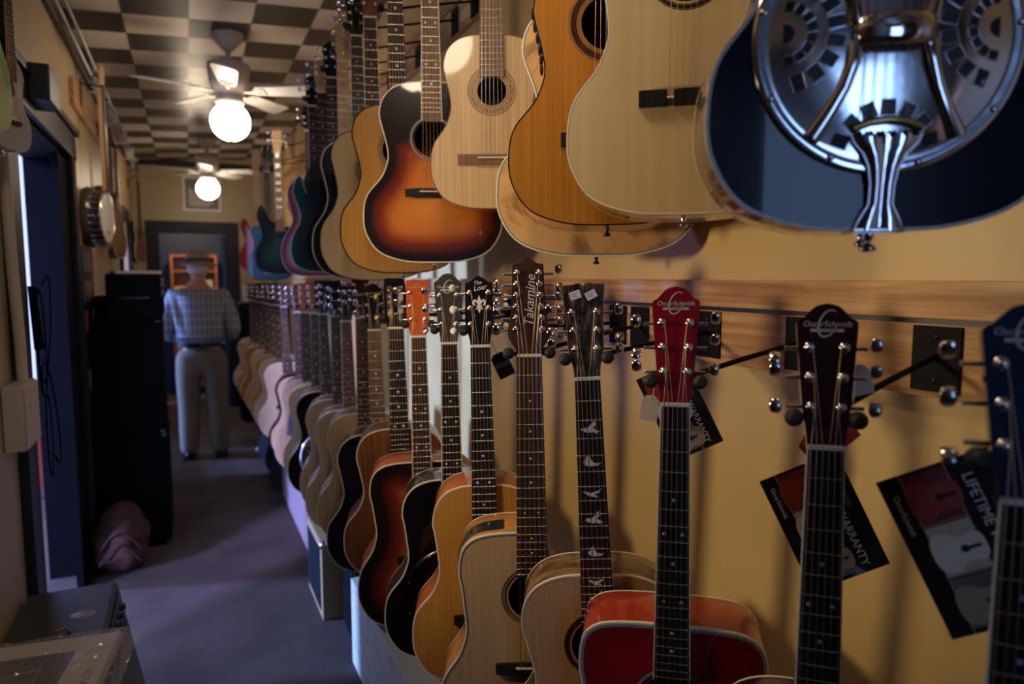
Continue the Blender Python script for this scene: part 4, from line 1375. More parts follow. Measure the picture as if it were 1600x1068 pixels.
far_low = [
    ((.572, 2.50, 1.400), spruce, mahog, rosew_g, rosew, 'flat', dict(), 'natural guitar between the navy sunburst one and the next pale guitar'),
    ((.562, 2.72, 1.374), mapl, mahog, rosew, rosew_l, 'wave', dict(fbb=ivory), 'pale natural guitar with a light-bound neck and black pickguard'),
    ((.560, 2.93, 1.385), spruce, mahog, ebony, rosew, 'wave', dict(LB=.18), 'natural guitar just before the dark resonator guitar'),
    ((.556, 3.20, 1.379), dkburst, mahog, rosew, ebony, 'flat', dict(hole=False, burst='edge', reso=True), 'dark tobacco resonator guitar with a chrome cover'),
    ((.556, 3.45, 1.372), mapl, mapl, mahog_o, ebony, 'flat', dict(LB=.182, bind=None), 'cream guitar beside the dark resonator guitar'),
    ((.556, 3.74, 1.362), spruce, mahog, mahog_o, ebony, 'flat', dict(LB=.19), 'natural guitar with a big pickguard, behind the cream one'),
    ((.556, 4.02, 1.352), spruce, black_w, rosew_g, rosew, 'point', dict(bind=black_w, bw=6), 'black-edged natural guitar halfway down the lower row'),
    ((.550, 4.55, 1.362), mapl, mahog, rosew, rosew, 'flat', dict(), 'cream natural guitar right after the gap in the lower row'),
    ((.545, 4.85, 1.360), spruce, side_orange, rosew, rosew, 'flat', dict(), 'natural guitar second after the gap in the lower row'),
    ((.545, 5.15, 1.352), gold_top, side_orange, ebony, rosew, 'wave', dict(), 'golden brown guitar third after the gap in the lower row'),
    ((.540, 5.55, 1.348), mapl, side_orange, rosew, ebony, 'flat', dict(), 'natural guitar fourth after the gap in the lower row'),
    ((.535, 5.95, 1.345), cedar, mahog, rosew, rosew, 'flat', dict(), 'honey guitar fifth after the gap in the lower row'),
    ((.535, 6.40, 1.340), spruce, mahog, rosew, rosew, 'wave', dict(), 'natural guitar last but one of the lower row'),
    ((.535, 6.85, 1.335), spalt, mahog, rosew, rosew, 'flat', dict(), 'pinkish natural guitar at the far end of the lower row'),
]
LOWS = [g1, g2, g3, g4, g5, g6, g7, g8, g9, g10]
for i, (nut, top, side, ven, fbm, hk, ex, lab) in enumerate(far_low):
    s = dict(nut=nut, b=15 - i * .6, tilt=2.5, roll=1.0, top=top, side=side, veneer=ven, fb=fbm, head=hk, detail=1, strings=(i < 8), LB=.192, WA=.125, UB=.143)
    s.update(ex)
    make_guitar(AG, lab, 'guitar', LOW, s)
    if i == 1:
        mb = MB(); mb.prism([(.012, .22), (.06, .19), (.085, .21), (.075, .27), (.055, .31), (.03, .30)], -.0012, -.0002, blackp); mb.build('pickguard', s['root'], 'black pickguard')
    if i == 5:
        mb = MB(); mb.prism([(-.125, .20), (-.03, .20), (-.05, .30), (-.07, .36), (-.10, .34), (-.115, .27)], -.0012, -.0002, mat('glossy_pickguard', (.10, .11, .16), .08, coat=1)); mb.build('pickguard', s['root'], 'glossy dark pickguard')
    if ex.get('reso'):
        mb = MB(); mb.lathe([(.136, 0), (.134, .004), (.120, .006), (.085, .012), (.03, .014), (0, .014)], chrome_d, 40, TR)
        cp = mb.build('cover_plate', s['root'])
        mb = MB()
        for r in (.06, .095):
            for k in range(16):
                a = 2 * PI * k / 16
                mb.sphere((r * math.cos(a), -.0125 + .05 * (r - .06), .185 + r * math.sin(a)), (.009, .003, .009), blackp, 8)
        mb.build('sound_slots', cp)
    LOWS.append(s)

# ---------------- upper row, nearest first (placed by the tail end)
r1 = dict(base=(.678, .507, 1.600), b=31, tilt=0, roll=0, top=navy_g, side=side_olive, neck=mahog, veneer=black_w, head='slot', detail=2, fb=rosew, LB=.184, WA=.122, UB=.140, BL=.49, join=12, hole=False, bridge=False, D=.085, bw=1.6, strap=True, strapm=chrome, zbs=.108, square=.3, ystr=-.0185)
make_guitar('resonator_guitar', 'midnight blue guitar with a big polished metal resonator cover', 'guitar', UP, r1)
R1 = r1['root']
ZC = .198
def fan_slots(mb, cx, cz, a0, a1, n, r0, r1_, wang, yfun, m):
    for k in range(n):
        a = math.radians(a0 + (a1 - a0) * k / (n - 1))
        P = []
        for (r, da) in ((r0, -wang), (r1_, -wang * .92), (r1_, wang * .92), (r0, wang)):
            P.append((cx + r * math.cos(a + da * .031 / r), cz + r * math.sin(a + da * .031 / r)))
        vs = [(x, yfun(x, z) - .0004, z) for x, z in P]
        mb = MB()
        mb.add(vs, [(0, 1, 2, 3)], m)
        # bright punched lip around the slot
        for i in range(4):
            a_, b_ = Vector(vs[i]), Vector(vs[(i + 1) % 4])
            mb.tube([a_, b_], .0006, chrome, 5, caps=False)
        mb.build('sound_slot', cover)
PROF = [(.139, .0005), (.1385, .004), (.136, .0055), (.130, .0055), (.126, .0045), (.120, .0050), (.105, .0095), (.085, .0125), (.060, .0145), (.0, .0150)]
def cover_y(x, z):
    r = math.hypot(x, z - ZC)
    for i in range(len(PROF) - 1):
        if PROF[i + 1][0] <= r <= PROF[i][0]:
            t = (PROF[i][0] - r) / (PROF[i][0] - PROF[i + 1][0])
            return -(PROF[i][1] + (PROF[i + 1][1] - PROF[i][1]) * t)
    return -.001
mb = MB(); mb.lathe(PROF, chrome_d, 96, Matrix.Translation((0, 0, ZC)) @ Matrix.Rotation(PI / 2, 4, 'X'))
cover = mb.build('cover_plate', R1, 'polished chrome cover plate')
mb = MB()
for sg in (-1, 1):
    aa = 0 if sg < 0 else 180
    fan_slots(mb, sg * .108, ZC + .008, aa - 78, aa + 78, 8, .024, .034, .17, cover_y, blackp)
    fan_slots(mb, sg * .108, ZC + .008, aa - 72, aa + 72, 8, .045, .062, .22, cover_y, blackp)
    # half-moon port
    vs = [(sg * .108, cover_y(sg * .108, ZC + .008) - .0004, ZC + .008)]
    for k in range(13):
        a = math.radians(-90 + 180 * k / 12)
        x, z = sg * .108 - sg * .009 * math.cos(a), ZC + .008 + .010 * math.sin(a)
        x = sg * .108 - sg * .011 * math.cos(a) * -1 if False else sg * (.108 - .011 * math.cos(a))
        vs.append((x, cover_y(x, z) - .0004, z))
    mb = MB(); mb.add(vs, [(0, k, k + 1) for k in range(1, 13)], blackp); mb.build('sound_port', cover)
fan_slots(mb, 0, ZC - .118, 18, 162, 7, .040, .056, .24, cover_y, blackp)
fan_slots(mb, 0, ZC + .118, 198, 342, 7, .040, .056, .24, cover_y, blackp)
for k in range(9):
    a = math.radians(-74 + 40 * k)
    mb = MB(); mb.sphere((.131 * math.cos(a), -.0062, ZC + .131 * math.sin(a)), (.0042, .0022, .0042), nickel, 10); mb.build('screw', cover)
# hand rest: cross bar with four flared legs
mb = MB()
mb.tube([(-.036, -.017, ZC + .004), (-.033, -.026, ZC + .004), (-.025, -.029, ZC + .004), (.025, -.029, ZC + .004), (.033, -.026, ZC + .004), (.036, -.017, ZC + .004)], [.011, .0155, .0168, .0168, .0155, .011], chrome, 16, flata=.40)
mb.build('cross_bar', cover)
mb = MB(); mb.sphere((0, -.034, ZC + .004), (.0035, .002, .0035), chrome, 10); mb.build('cap_screw', cover)
for sg in (-1, 1):
    for up_ in (-1, 1):
        P = [(sg * .036, -.020, ZC + .004 + up_ * .010), (sg * .039, -.022, ZC + .004 + up_ * .030), (sg * .047, -.020, ZC + .004 + up_ * .055), (sg * .060, -.014, ZC + .004 + up_ * .080), (sg * .074, -.008, ZC + .004 + up_ * .104)]
        mb = MB(); mb.tube(P, [.008, .006, .006, .007, .009], chrome, 12, flat=.45)
        mb.build('hand_rest_leg', cover)
# tailpiece
mb = MB()
secs = [(.0, .026, -.0015), (.012, .021, -.0030), (.028, .0125, -.0045), (.048, .0125, -.0065), (.066, .0155, -.0085), (.080, .022, -.0105), (.092, .033, -.0115), (.100, .036, -.0115)]
n_ = 9
vs = []; fs = []
for z, hw, y in secs:
    for k in range(n_):
        u = -1 + 2 * k / (n_ - 1)
        ridge = .0045 * (math.exp(-((abs(u) - .55) / .22) ** 2)) + .002 * (1 - u * u)
        vs.append((u * hw, y - ridge, z))
for i in range(len(secs) - 1):
    for k in range(n_ - 1):
        fs.append((i * n_ + k, i * n_ + k + 1, (i + 1) * n_ + k + 1, (i + 1) * n_ + k))
mb.add(vs, fs, chrome, True)
mb.tube([(-.026, -.003, .001), (.026, -.003, .001)], .003, chrome, 8)
mb.box((-.026, -.003, -.0022), (.026, .03, .0004), chrome)
for sg in (-1, 1):
    mb.tube([(sg * secs[i][1], secs[i][2], secs[i][0]) for i in range(len(secs))], .0016, chrome, 8)
tp = mb.build('tailpiece', R1, 'chrome fan-shaped tailpiece')
mb = MB()
mb.tube([(-.035, -.013, .106), (-.018, -.016, .112), (0, -.017, .114), (.018, -.016, .112), (.035, -.013, .106)], .0045, brass, 8)
mb.build('string_bar', tp)
for k in range(6):
    x = -.029 + .0116 * k
    mb = MB(); mb.sphere((x, -.0165, .100), (.0028, .0028, .0032), blackp, 8); mb.build('ball_end', tp)
mb = MB(); mb.lathe([(.006, 0), (.006, -.005), (.0035, -.009), (.0035, -.012), (.009, -.016), (.009, -.019), (.004, -.021)], chrome, 16, Matrix.Translation((0, .022, -.001))); mb.build('end_pin', R1)

r2 = dict(base=(.729, .888, 1.652), b=37, tilt=-4, roll=0.5, top=wood('satin_maple', (.56, .40, .21), (.66, .49, .27), (45, 45, 2.2), coat=.9), side=side_orange, neck=mahog, veneer=black_w, head='flat', detail=2, fb=ebony, LB=.192, WA=.125, UB=.14, bridge='block', purf=None, bind=ivory, bw=.8, hole=True, zh=.388, rh=.05, rosette='rings', rosm=ebony, D=.09, zbo=-.033)
make_guitar(AG, 'pale maple guitar with a black floating bridge, left of the resonator guitar', 'guitar', UP, r2)
r3 = dict(base=(.712, 1.084, 1.647), b=30, tilt=-4, roll=0.5, top=cedar, side=side_orange, neck=mahog, veneer=black_w, head='slot', detail=2, fb=ebony, LB=.186, WA=.118, UB=.139, BL=.485, join=12, zh=.372, bridge='classical', bind=black_w, bw=.7, rosette='wide', rosm=rosew_g, cut=None, D=.095, strapm=blackp)
make_guitar(AG, 'honey cedar guitar behind the pale maple one, black edge and side pickup box', 'guitar', UP, r3)
mb = MB()
for (x, z) in [(-.1215, .300), (-.1225, .318), (-.125, .338), (-.1295, .360), (-.1345, .382), (-.138, .405)]:
    mb.sphere((x - .003, .03, z), (.004, .016, .010), blackp, 8)
mb.build('preamp_panel', r3['root'], 'black side preamp')
r4 = dict(base=(.785, 1.238, 1.594), b=31, tilt=-1, roll=0, top=spalt, side=side_orange, neck=mahog, veneer=black_w, head='flat', detail=2, fb=ebony, LB=.214, WA=.128, UB=.160, BL=.525, purf=abal, pw=.003, bw=1.0, strapm=blackp, tuners='chrome', D=.075)
make_guitar(AG, 'spalted maple guitar with abalone trim behind the honey guitar', 'guitar', UP, r4)
for k in (-.016, .016):
    pass
r5 = dict(base=(.715, 1.624, 1.725), b=24, tilt=-1, roll=0.3, top=spruce, side=side_orange, neck=mahog, veneer=mahog, head='slot', detail=2, fb=rosew_l, BL=.432, LB=.157, WA=.104, UB=.122, S=.61, join=12, zh=.294, rh=.037, bridge='classical', bridgem=rosew_l, rosette='wide', rosm=wood('mosaic_rosette', (.16, .09, .04), (.50, .34, .18), (200, 200, 200), coat=.2), bind=rosew_l, bw=.7, markers=None, strap=False, D=.08, nw=.024, plain=True, frets=19)
make_guitar('classical_guitar', 'small pale classical guitar with a wide mosaic rosette', 'guitar', UP, r5)
r6 = dict(base=(.640, 1.87, 1.592), b=20, tilt=0, roll=0.3, top=vint, side=black_g, neck=mahog, veneer=black_w, head='flat', detail=2, fb=rosew_l, fbb=ivory, LB=.196, WA=.124, UB=.146, BL=.50, burst='lower', rosm=abal, dotf=(3, 5, 7, 9, 12, 15), double=(7,), cut=None, dotr=.0035, zbo=-.014, zh=.345)
make_guitar(AG, 'black and orange sunburst guitar in the upper row', 'guitar', UP, r6)
UPS = [r1, r2, r3, r4, r5, r6]
r7 = dict(nut=(.585, 2.04, 2.425), b=17, tilt=.5, roll=.8, top=gold_top, side=mahog_o, neck=mahog, veneer=black_w, head='flat', detail=1, fb=rosew, LB=.184, WA=.118, UB=.14, bind=black_w, bw=1.6, dotr=.004, hole=True)
r8 = dict(nut=(.580, 2.318, 2.402), b=16, tilt=.5, roll=.6, top=mapl, side=mahog, neck=mahog, veneer=mahog, head='scroll', detail=1, fb=rosew, fbb=ivory, LB=.188, WA=.125, UB=.143, bind=black_w, bw=1.2)
r9 = dict(nut=(.580, 2.52, 2.405), b=15, tilt=.5, roll=.6, top=black_g, side=black_g, neck=mahog, veneer=black_w, head='scroll', detail=1, fb=ebony, fbb=ivory, LB=.18, WA=.12, UB=.14, bind=ivory, bw=1.4)
for s, lab in ((r7, 'golden guitar with black binding just left of the sunburst one, upper row'), (r8, 'cream-topped guitar with a brown headstock near the ceiling'), (r9, 'black guitar with cream binding in the upper row')):
    make_guitar(AG, lab, 'guitar', UP, s)
    UPS.append(s)
el = [
    (dict(nut=(.58, 2.763, 2.385), elec='double', top=navy_g, side=navy_g, fb=maple_n, neck=maple_n, veneer=maple_n, head='six_line', markers='dots', dotm=blackp), 'navy electric guitar with a maple neck and headstock'),
    (dict(nut=(.58, 2.99, 2.380), elec='single', top=mat('grey_black_lacquer', (.03, .03, .035), .2, coat=1.0), side=black_g, fb=ebony, head='point', veneer=black_w), 'grey-black electric guitar behind the navy one'),
    (dict(nut=(.58, 3.22, 2.375), elec='double', top=teal_l, side=teal_l, fb=rosew, head='wave', veneer=maple_n, bind=ivory), 'teal electric guitar with cream edge'),
    (dict(nut=(.58, 3.47, 2.37), elec='single', top=flame, side=red_l, fb=rosew, fbb=ivory, head='point', veneer=black_w, burst='edge', bind=ivory, bscale=1.06, nutz=.815), 'faded sunburst electric guitar with a cream top'),
    (dict(nut=(.70, 4.35, 2.43), elec='double', top=red_l, side=red_l, fb=rosew, head='wave', veneer=black_w), 'red electric guitar between the sunburst and dark teal ones'),
    (dict(nut=(.575, 4.86, 2.375), elec='double', top=tealb, side=black_g, fb=rosew_l, head='wave', veneer=maple_n, burst='edge', markers='blocks', bind=None, bscale=1.05), 'dark teal electric guitar with white block inlays'),
    (dict(nut=(.565, 5.45, 2.33), elec='slab', top=sky_l, side=black_g, fb=rosew, head='six_line', veneer=black_w, bind=black_w, bw=3), 'sky blue electric guitar hanging lowest at the far end'),
    (dict(nut=(.545, 6.05, 2.40), elec='double', top=red_l, side=red_l, fb=maple_n, head='six_line', veneer=maple_n), 'red electric guitar last of the upper row'),
]
for s, lab in el:
    d = dict(b=14, tilt=.5, roll=.6, neck=mahog, detail=1, bridge=False, tilt_=0, S=.63, hole=False, strings=False, strap=False, tx=.0185)
    d.setdefault('bind', None)
    if 'bind' not in s: s['bind'] = None
    d.update(s)
    make_guitar(EG, lab, 'electric guitar', UP, d)
    zc = d.get('nutz', .80) - .63
    for zz in (zc + .045, zc + .115):
        mb = MB(); mb.box((-.040, -.007, zz - .014), (.040, -.0003, zz + .014), blackp, ch=.002); mb.build('pickup', d['root'])
    mb = MB(); mb.box((-.042, -.010, zc - .012), (.042, -.0003, zc + .012), chrome if not d.get('burst') == 'edge' or d['elec'] == 'single' else blackp, ch=.002); mb.build('bridge', d['root'])
    if d['elec'] == 'slab':
        mb = MB(); mb.prism([(-.05, .05), (.0, .045), (.125, .11), (.09, .20), (.09, .27), (.03, .29), (-.04, .29), (-.05, .2)], -.002, -.0002, cream_p); mb.build('pickguard', d['root'], 'cream pickguard')
    for x, z in ((.10, .10), (.085, .055)):
        mb = MB(); mb.lathe([(.010, -.0005), (.009, .012), (0, .012)], blackp, 12, Matrix.Translation((x, 0, z)) @ Matrix.Rotation(PI / 2, 4, 'X')); mb.build('knob', d['root'])
    UPS.append(d)

# ---------------- hangers: one for each guitar
names_low = ['the blue-headed guitar', 'the dark plum guitar', 'the cherry red guitar', 'the bird inlay guitar', 'the twelve string guitar', 'the lily emblem guitar', 'the black resonator guitar', 'the orange-headed guitar', 'the slotted black headstock', 'the pointed black headstock'] + ['the ' + a[7] for a in far_low]
plate_y = {0: .40, 1: .625, 2: .865, 3: 1.105, 4: 1.345}
for i, s in enumerate(LOWS):
    hanger(s, 'black steel yoke hanger holding ' + names_low[i] if i < 10 else 'black hanger of the ' + far_low[i - 10][7], plate_y.get(i), 1.432, yk={4: .004, 9: .030}.get(i, .034), kx={4: .040}.get(i, .036), group='hangers on the lower oak rail')
names_up = ['metal resonator guitar', 'pale maple guitar', 'honey guitar', 'spalted maple guitar', 'small classical guitar', 'black and orange sunburst guitar', 'golden guitar', 'cream-topped guitar', 'black cream-bound guitar', 'navy electric guitar', 'grey-black electric guitar', 'teal electric guitar', 'faded sunburst electric guitar', 'red electric guitar in mid row', 'dark teal electric guitar', 'sky blue electric guitar', 'last red electric guitar']
for i, s in enumerate(UPS):
    hanger(s, 'black yoke hanger on the high rail holding the ' + names_up[i], None, 2.535, group='hangers on the high oak rail')
# a few empty hangers further down the high rail
for k, y in enumerate((3.80, 4.35, 4.60)):
    r = thing('guitar_hanger', 'empty black hanger arm on the high rail, number %s along the gap' % ['one', 'two', 'three'][k], 'wall hanger', (XS, y, 2.535), (0, 0, 0), 'hangers on the high oak rail')
    r['label'] = ['empty black hanger just past the faded sunburst guitar', 'empty black hanger in the middle of the upper gap', 'empty black hanger nearest the dark teal electric guitar'][k]
    mb = MB(); mb.box((-.004, -.036, -.048), (0, .036, .048), blackm, ch=.0015); mb.build('wall_plate', r)
    mb = MB(); mb.tube([(-.003, 0, .004), (-.30, 0, .0)], .0045, blackm, 8); mb.tube([(-.32, -.035, .0), (-.30, -.03, 0), (-.30, .03, 0), (-.32, .035, 0)], .005, blackm, 8); mb.build('arm', r)

# ---------------- hanging cards and tags
def card_frame(c, ang, face_az):
    """card hanging in a vertical plane facing azimuth face_az, long axis turned by ang from vertical"""
    return Matrix.Translation(c) @ Matrix.Rotation(-face_az, 4, 'Z') @ Matrix.Rotation(ang, 4, 'Y')
card_k = mat('black_glossy_card', (.018, .018, .020), .3, coat=.5)
goldl = mat('card_gold_line', (.42, .27, .10), .4)
pic_red = mat('card_red_print', (.16, .02, .015), .4, noise=.6, nscale=30)
pic_cream = mat('card_cream_print', (.50, .44, .34), .4, noise=.3, nscale=20)
pic_green = mat('card_grey_green_print', (.12, .13, .10), .4, noise=.4, nscale=20)
def warranty_card(label, c, ang, az, Wd=.125, H=.185, words='LIFETIME WARRANTY', string_to=None):
    root = thing('warranty_card', label, 'hang tag', c, (0, 0, 0), 'warranty cards hanging behind the necks')
    T = Matrix.Rotation(-az, 4, 'Z') @ Matrix.Rotation(ang, 4, 'Y')
    mb = MB(); mb.box((-Wd / 2, 0, -H / 2), (Wd / 2, .0012, H / 2), card_k, T); pg = mb.build('card', root)
    # three small pictures in gold frames down the middle, headline down the right edge
    F_ = Wd / .125
    x0, x1 = -Wd / 2 + .026 * F_, -Wd / 2 + .074 * F_
    for k, m in enumerate((pic_red, pic_cream, pic_green)):
        z1 = H / 2 - .004 - k * (H / 3 - .002); z0 = z1 - H / 3 + .006
        mb = MB(); mb.box((x0, -.0006, z0), (x1, -.0001, z1), m, T)
        body_c = ((x0 + x1) / 2, (z0 + z1) / 2 - .003)
        o = [( (x) * .12 * 1.0, z * .11) for x, z in acoustic_outline(.19, .12, .14, .5, N=14)]
        col = [pic_cream, blackp, pic_cream][k]
        mb.add([(body_c[0] + z - .027, -.0009, body_c[1] + x) for x, z in o], [tuple(range(len(o)))], [mat('print_wine', (.30, .04, .02), .4), mat('print_ivory', (.72, .66, .54), .4), mat('print_tan', (.34, .28, .18), .4)][k], False, T)
        mb.lathe([(.0045, 0), (0, .0002)], blackp, 12, T @ Matrix.Translation((body_c[0] + .006, -.0010, body_c[1])) @ Matrix.Rotation(PI / 2, 4, 'X'))
        mb.box((body_c[0] + .008, -.0011, body_c[1] - .002), (x1, -.0008, body_c[1] + .002), rosew, T)
        mb.build('guitar_picture', pg)
    mb = MB()
    for x in (x0 - .0012, x1): mb.box((x, -.0008, -H / 2), (x + .0012, -.0002, H / 2), goldl, T)
    for k in (1, 2):
        z = H / 2 - k * (H / 3 - .002) - .002
        mb.box((x0, -.0008, z), (x1, -.0002, z + .0012), goldl, T)
    mb.build('gold_lines', pg)
    for (w_, xx, sz, zz, m) in ((words, x1 + .018 * F_, .0160 * min(1, H / .18), -.002, white_i), ('LIMITED', x1 + .034 * F_, .010 * F_, .025, mat('card_dull_gold_print', (.25, .16, .08), .4)), ('OscarSchmidt', -Wd / 2 + .012, .0085, .050, white_i)):
        vs, fs = text_geo(w_, sz)
        mb = MB(); mb.add([(xx + b2, -.0006, zz - a) for a, b2 in vs], fs, m, False, T); mb.build('card_lettering', pg)
    if string_to is not None:
        mb = MB()
        a = T @ Vector((Wd * .2, 0, H / 2 - .004)); b2 = Vector(string_to) - Vector(c)
        mb.tube([a, a.lerp(b2, .5) + Vector((0, 0, -.006)), b2], .0006, blackp, 5); mb.build('cord', root)
    return root
def nutpt(s, x=.0, z=.03, y=.02):
    return s['M'] @ s['TH'] @ Vector((x, y, z))
def price_tag(label, c, az, ang=0.0, m=None, w=.030, h=.042, to=None, band=None):
    root = thing('price_tag', label, 'hang tag', c, (0, 0, 0), 'paper tags tied to the guitars')
    T = Matrix.Rotation(-az, 4, 'Z') @ Matrix.Rotation(ang, 4, 'Y')
    mb = MB(); mb.prism([(-w / 2, -h / 2), (w / 2, -h / 2), (w / 2, h / 2 - .008), (w / 4, h / 2), (-w / 4, h / 2), (-w / 2, h / 2 - .008)], 0, .0008, m or mat('tag_paper_white', (.66, .62, .68), .7), T)
    if band: mb.box((-w / 2, -.0003, -.004), (w / 2, 0, .008), band, T)
    mb.build('tag', root)
    if to is not None:
        mb = MB(); a = T @ Vector((0, 0, h / 2 - .004)); b2 = Vector(to) - Vector(c)
        mb.tube([a, a.lerp(b2, .5) + Vector((.002, 0, -.004)), b2], .0006, m or white_i, 5); mb.build('thread', root)
    return root
# positions measured behind the necks
warranty_card('wide folded warranty card with guitar pictures at the right edge, by the blue-headed guitar', (.765, .440, 1.258), -.46, .80, .118, .190, string_to=nutpt(g1))
warranty_card('warranty card with guitar pictures behind the dark plum guitar neck', (.822, .676, 1.196), -.46, .62, .115, .180, string_to=nutpt(g2))
warranty_card('dark warranty card half hidden behind the cherry red neck', (.725, .885, 1.332), -.46, .62, .085, .150, string_to=nutpt(g3))
price_tag('lilac paper tag left of the cherry red neck', (.672, .895, 1.338), .6, .1, to=nutpt(g3, -.03), w=.028, h=.042)
price_tag('lilac paper tag beside the plum headstock on the right', (.776, .597, 1.418), .6, -.25, to=nutpt(g2, .03), w=.034, h=.040)
price_tag('white tag hanging behind the plum neck below its nut', (.776, .640, 1.320), .6, .05, to=nutpt(g2), w=.034, h=.062)
tg = price_tag('red and black tag tucked behind the plum neck', (.812, .668, 1.322), .6, -.75, m=mat('tag_red', (.38, .03, .02), .5), w=.075, h=.05, to=nutpt(g2), band=card_k)
price_tag('black tag with a blue stripe beside the lily emblem guitar neck', (.640, 1.400, 1.352), .40, -.45, m=card_k, w=.038, h=.058, to=nutpt(g6, .02, .02), band=mat('tag_blue', (.05, .10, .22), .5))
price_tag('cream paper tag hanging between the slotted head guitar and the orange-headed one', (.605, 1.940, 1.335), .3, 0, w=.026, h=.048, m=mat('tag_cream', (.62, .54, .42), .7), to=nutpt(g9, .02, .02))
# ================================================================== instruments on the left wall
mb = MB(); mb.box((XL, 4.33, 2.455), (XL + .022, 6.6, 2.60), oak, ch=.002); tag(mb.build('oak_board'), 'oak board high on the left wall above the side door', 'board')
mb = MB()
banjo_rim = mat('banjo_rim_dark', (.05, .035, .03), .3, coat=.6)
skin_w = mat('banjo_head_skin', (.62, .58, .52), .5)
B = thing('banjo', 'banjo with a bright metal rim hanging on the left wall', 'banjo', (-.445, 4.60, 1.715), (0, 0, math.radians(81)))
Tb = Matrix.Translation((0, 0, .175)) @ Matrix.Rotation(PI / 2, 4, 'X')
mb = MB(); mb.lathe([(.140, .045), (.141, .0), (.150, -.01), (.168, -.02), (.172, -.045), (.165, -.062), (0, -.066)], banjo_rim, 40, Tb); mb.build('resonator_back', B)
mb = MB(); mb.lathe([(.139, .047), (0, .048)], skin_w, 40, Tb); mb.build('drum_head', B)
mb = MB(); mb.lathe([(.139, .044), (.139, .050), (.146, .050), (.146, .040)], nickel, 40, Tb); mb.build('tension_hoop', B)
for k in range(24):
    a = 2 * PI * k / 24
    mb = MB(); mb.tube([(.150 * math.cos(a), -.047, .175 + .150 * math.sin(a)), (.152 * math.cos(a), .0, .175 + .152 * math.sin(a)), (.154 * math.cos(a), .012, .175 + .154 * math.sin(a))], [.003, .003, .006], nickel, 6); mb.build('bracket_hook', B)
mb = MB(); mb.prism([(-.022, .315), (.022, .315), (.016, .90), (-.016, .90)], -.062, -.056, rosew); fb_ = mb.build('fingerboard', B)
mb = MB(); mb.prism([(-.022, .335), (.022, .335), (.016, .90), (-.016, .90)], -.056, -.034, maple_n); mb.build('neck', B)
mb = MB()
for k in range(1, 20):
    z = .90 - .66 * (1 - 2 ** (-k / 12)); mb.box((-.021, -.0635, z - .0008), (.021, -.062, z + .0008), nickel)
mb.build('frets', fb_)
mb = MB(); mb.prism([(-.016, .90), (.016, .90), (.030, .93), (.036, 1.0), (.024, 1.03), (.008, 1.02), (0, 1.035), (-.008, 1.02), (-.024, 1.03), (-.036, 1.0), (-.030, .93)], -.060, -.046, maple_n); mb.build('headstock', B)
for sg in (-1, 1):
    for z in (.945, .990):
        mb = MB(); mb.tube([(sg * .024, -.064, z), (sg * .024, -.035, z)], .003, nickel, 6); mb.sphere((sg * .024, -.028, z), (.012, .005, .008), cream_p, 8); mb.build('tuning_machine', B)
mb = MB(); mb.box((-.035, -.060, .095), (.035, -.050, .100), maple_n); mb.build('bridge', B)
for k in range(5):
    x = -.02 + .01 * k
    mb = MB(); mb.tube([(x, -.049, .03), (x, -.060, .098), (x * .65, -.064, .90)], .0006, steel, 4, caps=False); mb.build('string', B)
lw = [(dict(nut=(-.43, 5.35, 2.55), b=-72, tilt=0, roll=0, top=mahog, side=mahog, veneer=black_w, head='six_line', elec='slab', nutz=.80, D=.045, bind=None, tx=.0185), EG, 'brown electric guitar behind the banjo on the left wall', 'electric guitar'),
      (dict(nut=(-.44, 6.05, 2.50), b=-80, tilt=0, roll=0, top=mahog, side=mahog, veneer=mahog, head='flat', hole=False, LB=.16, WA=.10, UB=.12, BL=.45, D=.07), AG, 'slim orange-brown guitar second behind the banjo', 'guitar'),
      (dict(nut=(-.415, 8.20, 2.56), b=-75, tilt=0, roll=0, top=mahog, side=black_w, veneer=black_w, head='six_line', elec='double', nutz=.86, D=.045, bind=cream_p, tx=.0185), EG, 'dark brown long-necked bass hanging past the far doorway', 'electric guitar')]
LWS = []
for s, nm, lab, ct in lw:
    s['detail'] = 0 if s.get('elec') else 1
    s['strings'] = False; s.setdefault('bridge', False) if s.get('elec') else None
    make_guitar(nm, lab, ct, 'guitars on the left wall', s); LWS.append(s)
    hanger(s, 'black yoke hanger on the left wall holding the ' + {0: 'brown electric guitar', 1: 'slim orange-brown guitar', 2: 'long-necked bass'}[len(LWS) - 1], None, 2.53, group='hangers on the left wall', wallx=XL + (.022 if len(LWS) < 3 else 0))
r = thing('guitar_hanger', 'black hanger arm reaching out to hold the banjo', 'wall hanger', (XL + .022, 4.60, 2.63), (0, 0, 0), 'hangers on the left wall')
mb = MB(); mb.box((0, -.03, -.12), (.004, .03, .03), blackm); mb.build('wall_plate', r)
mb = MB(); mb.tube([(.002, 0, 0), (.06, 0, .003), (.10, .01, -.01)], .005, blackm, 8); mb.build('arm', r)
mb = MB(); mb.tube([(.12, -.035, -.01), (.10, -.03, -.01), (.09, .02, -.01), (.12, .045, -.01)], .005, blackm, 8); mb.build('yoke', r)
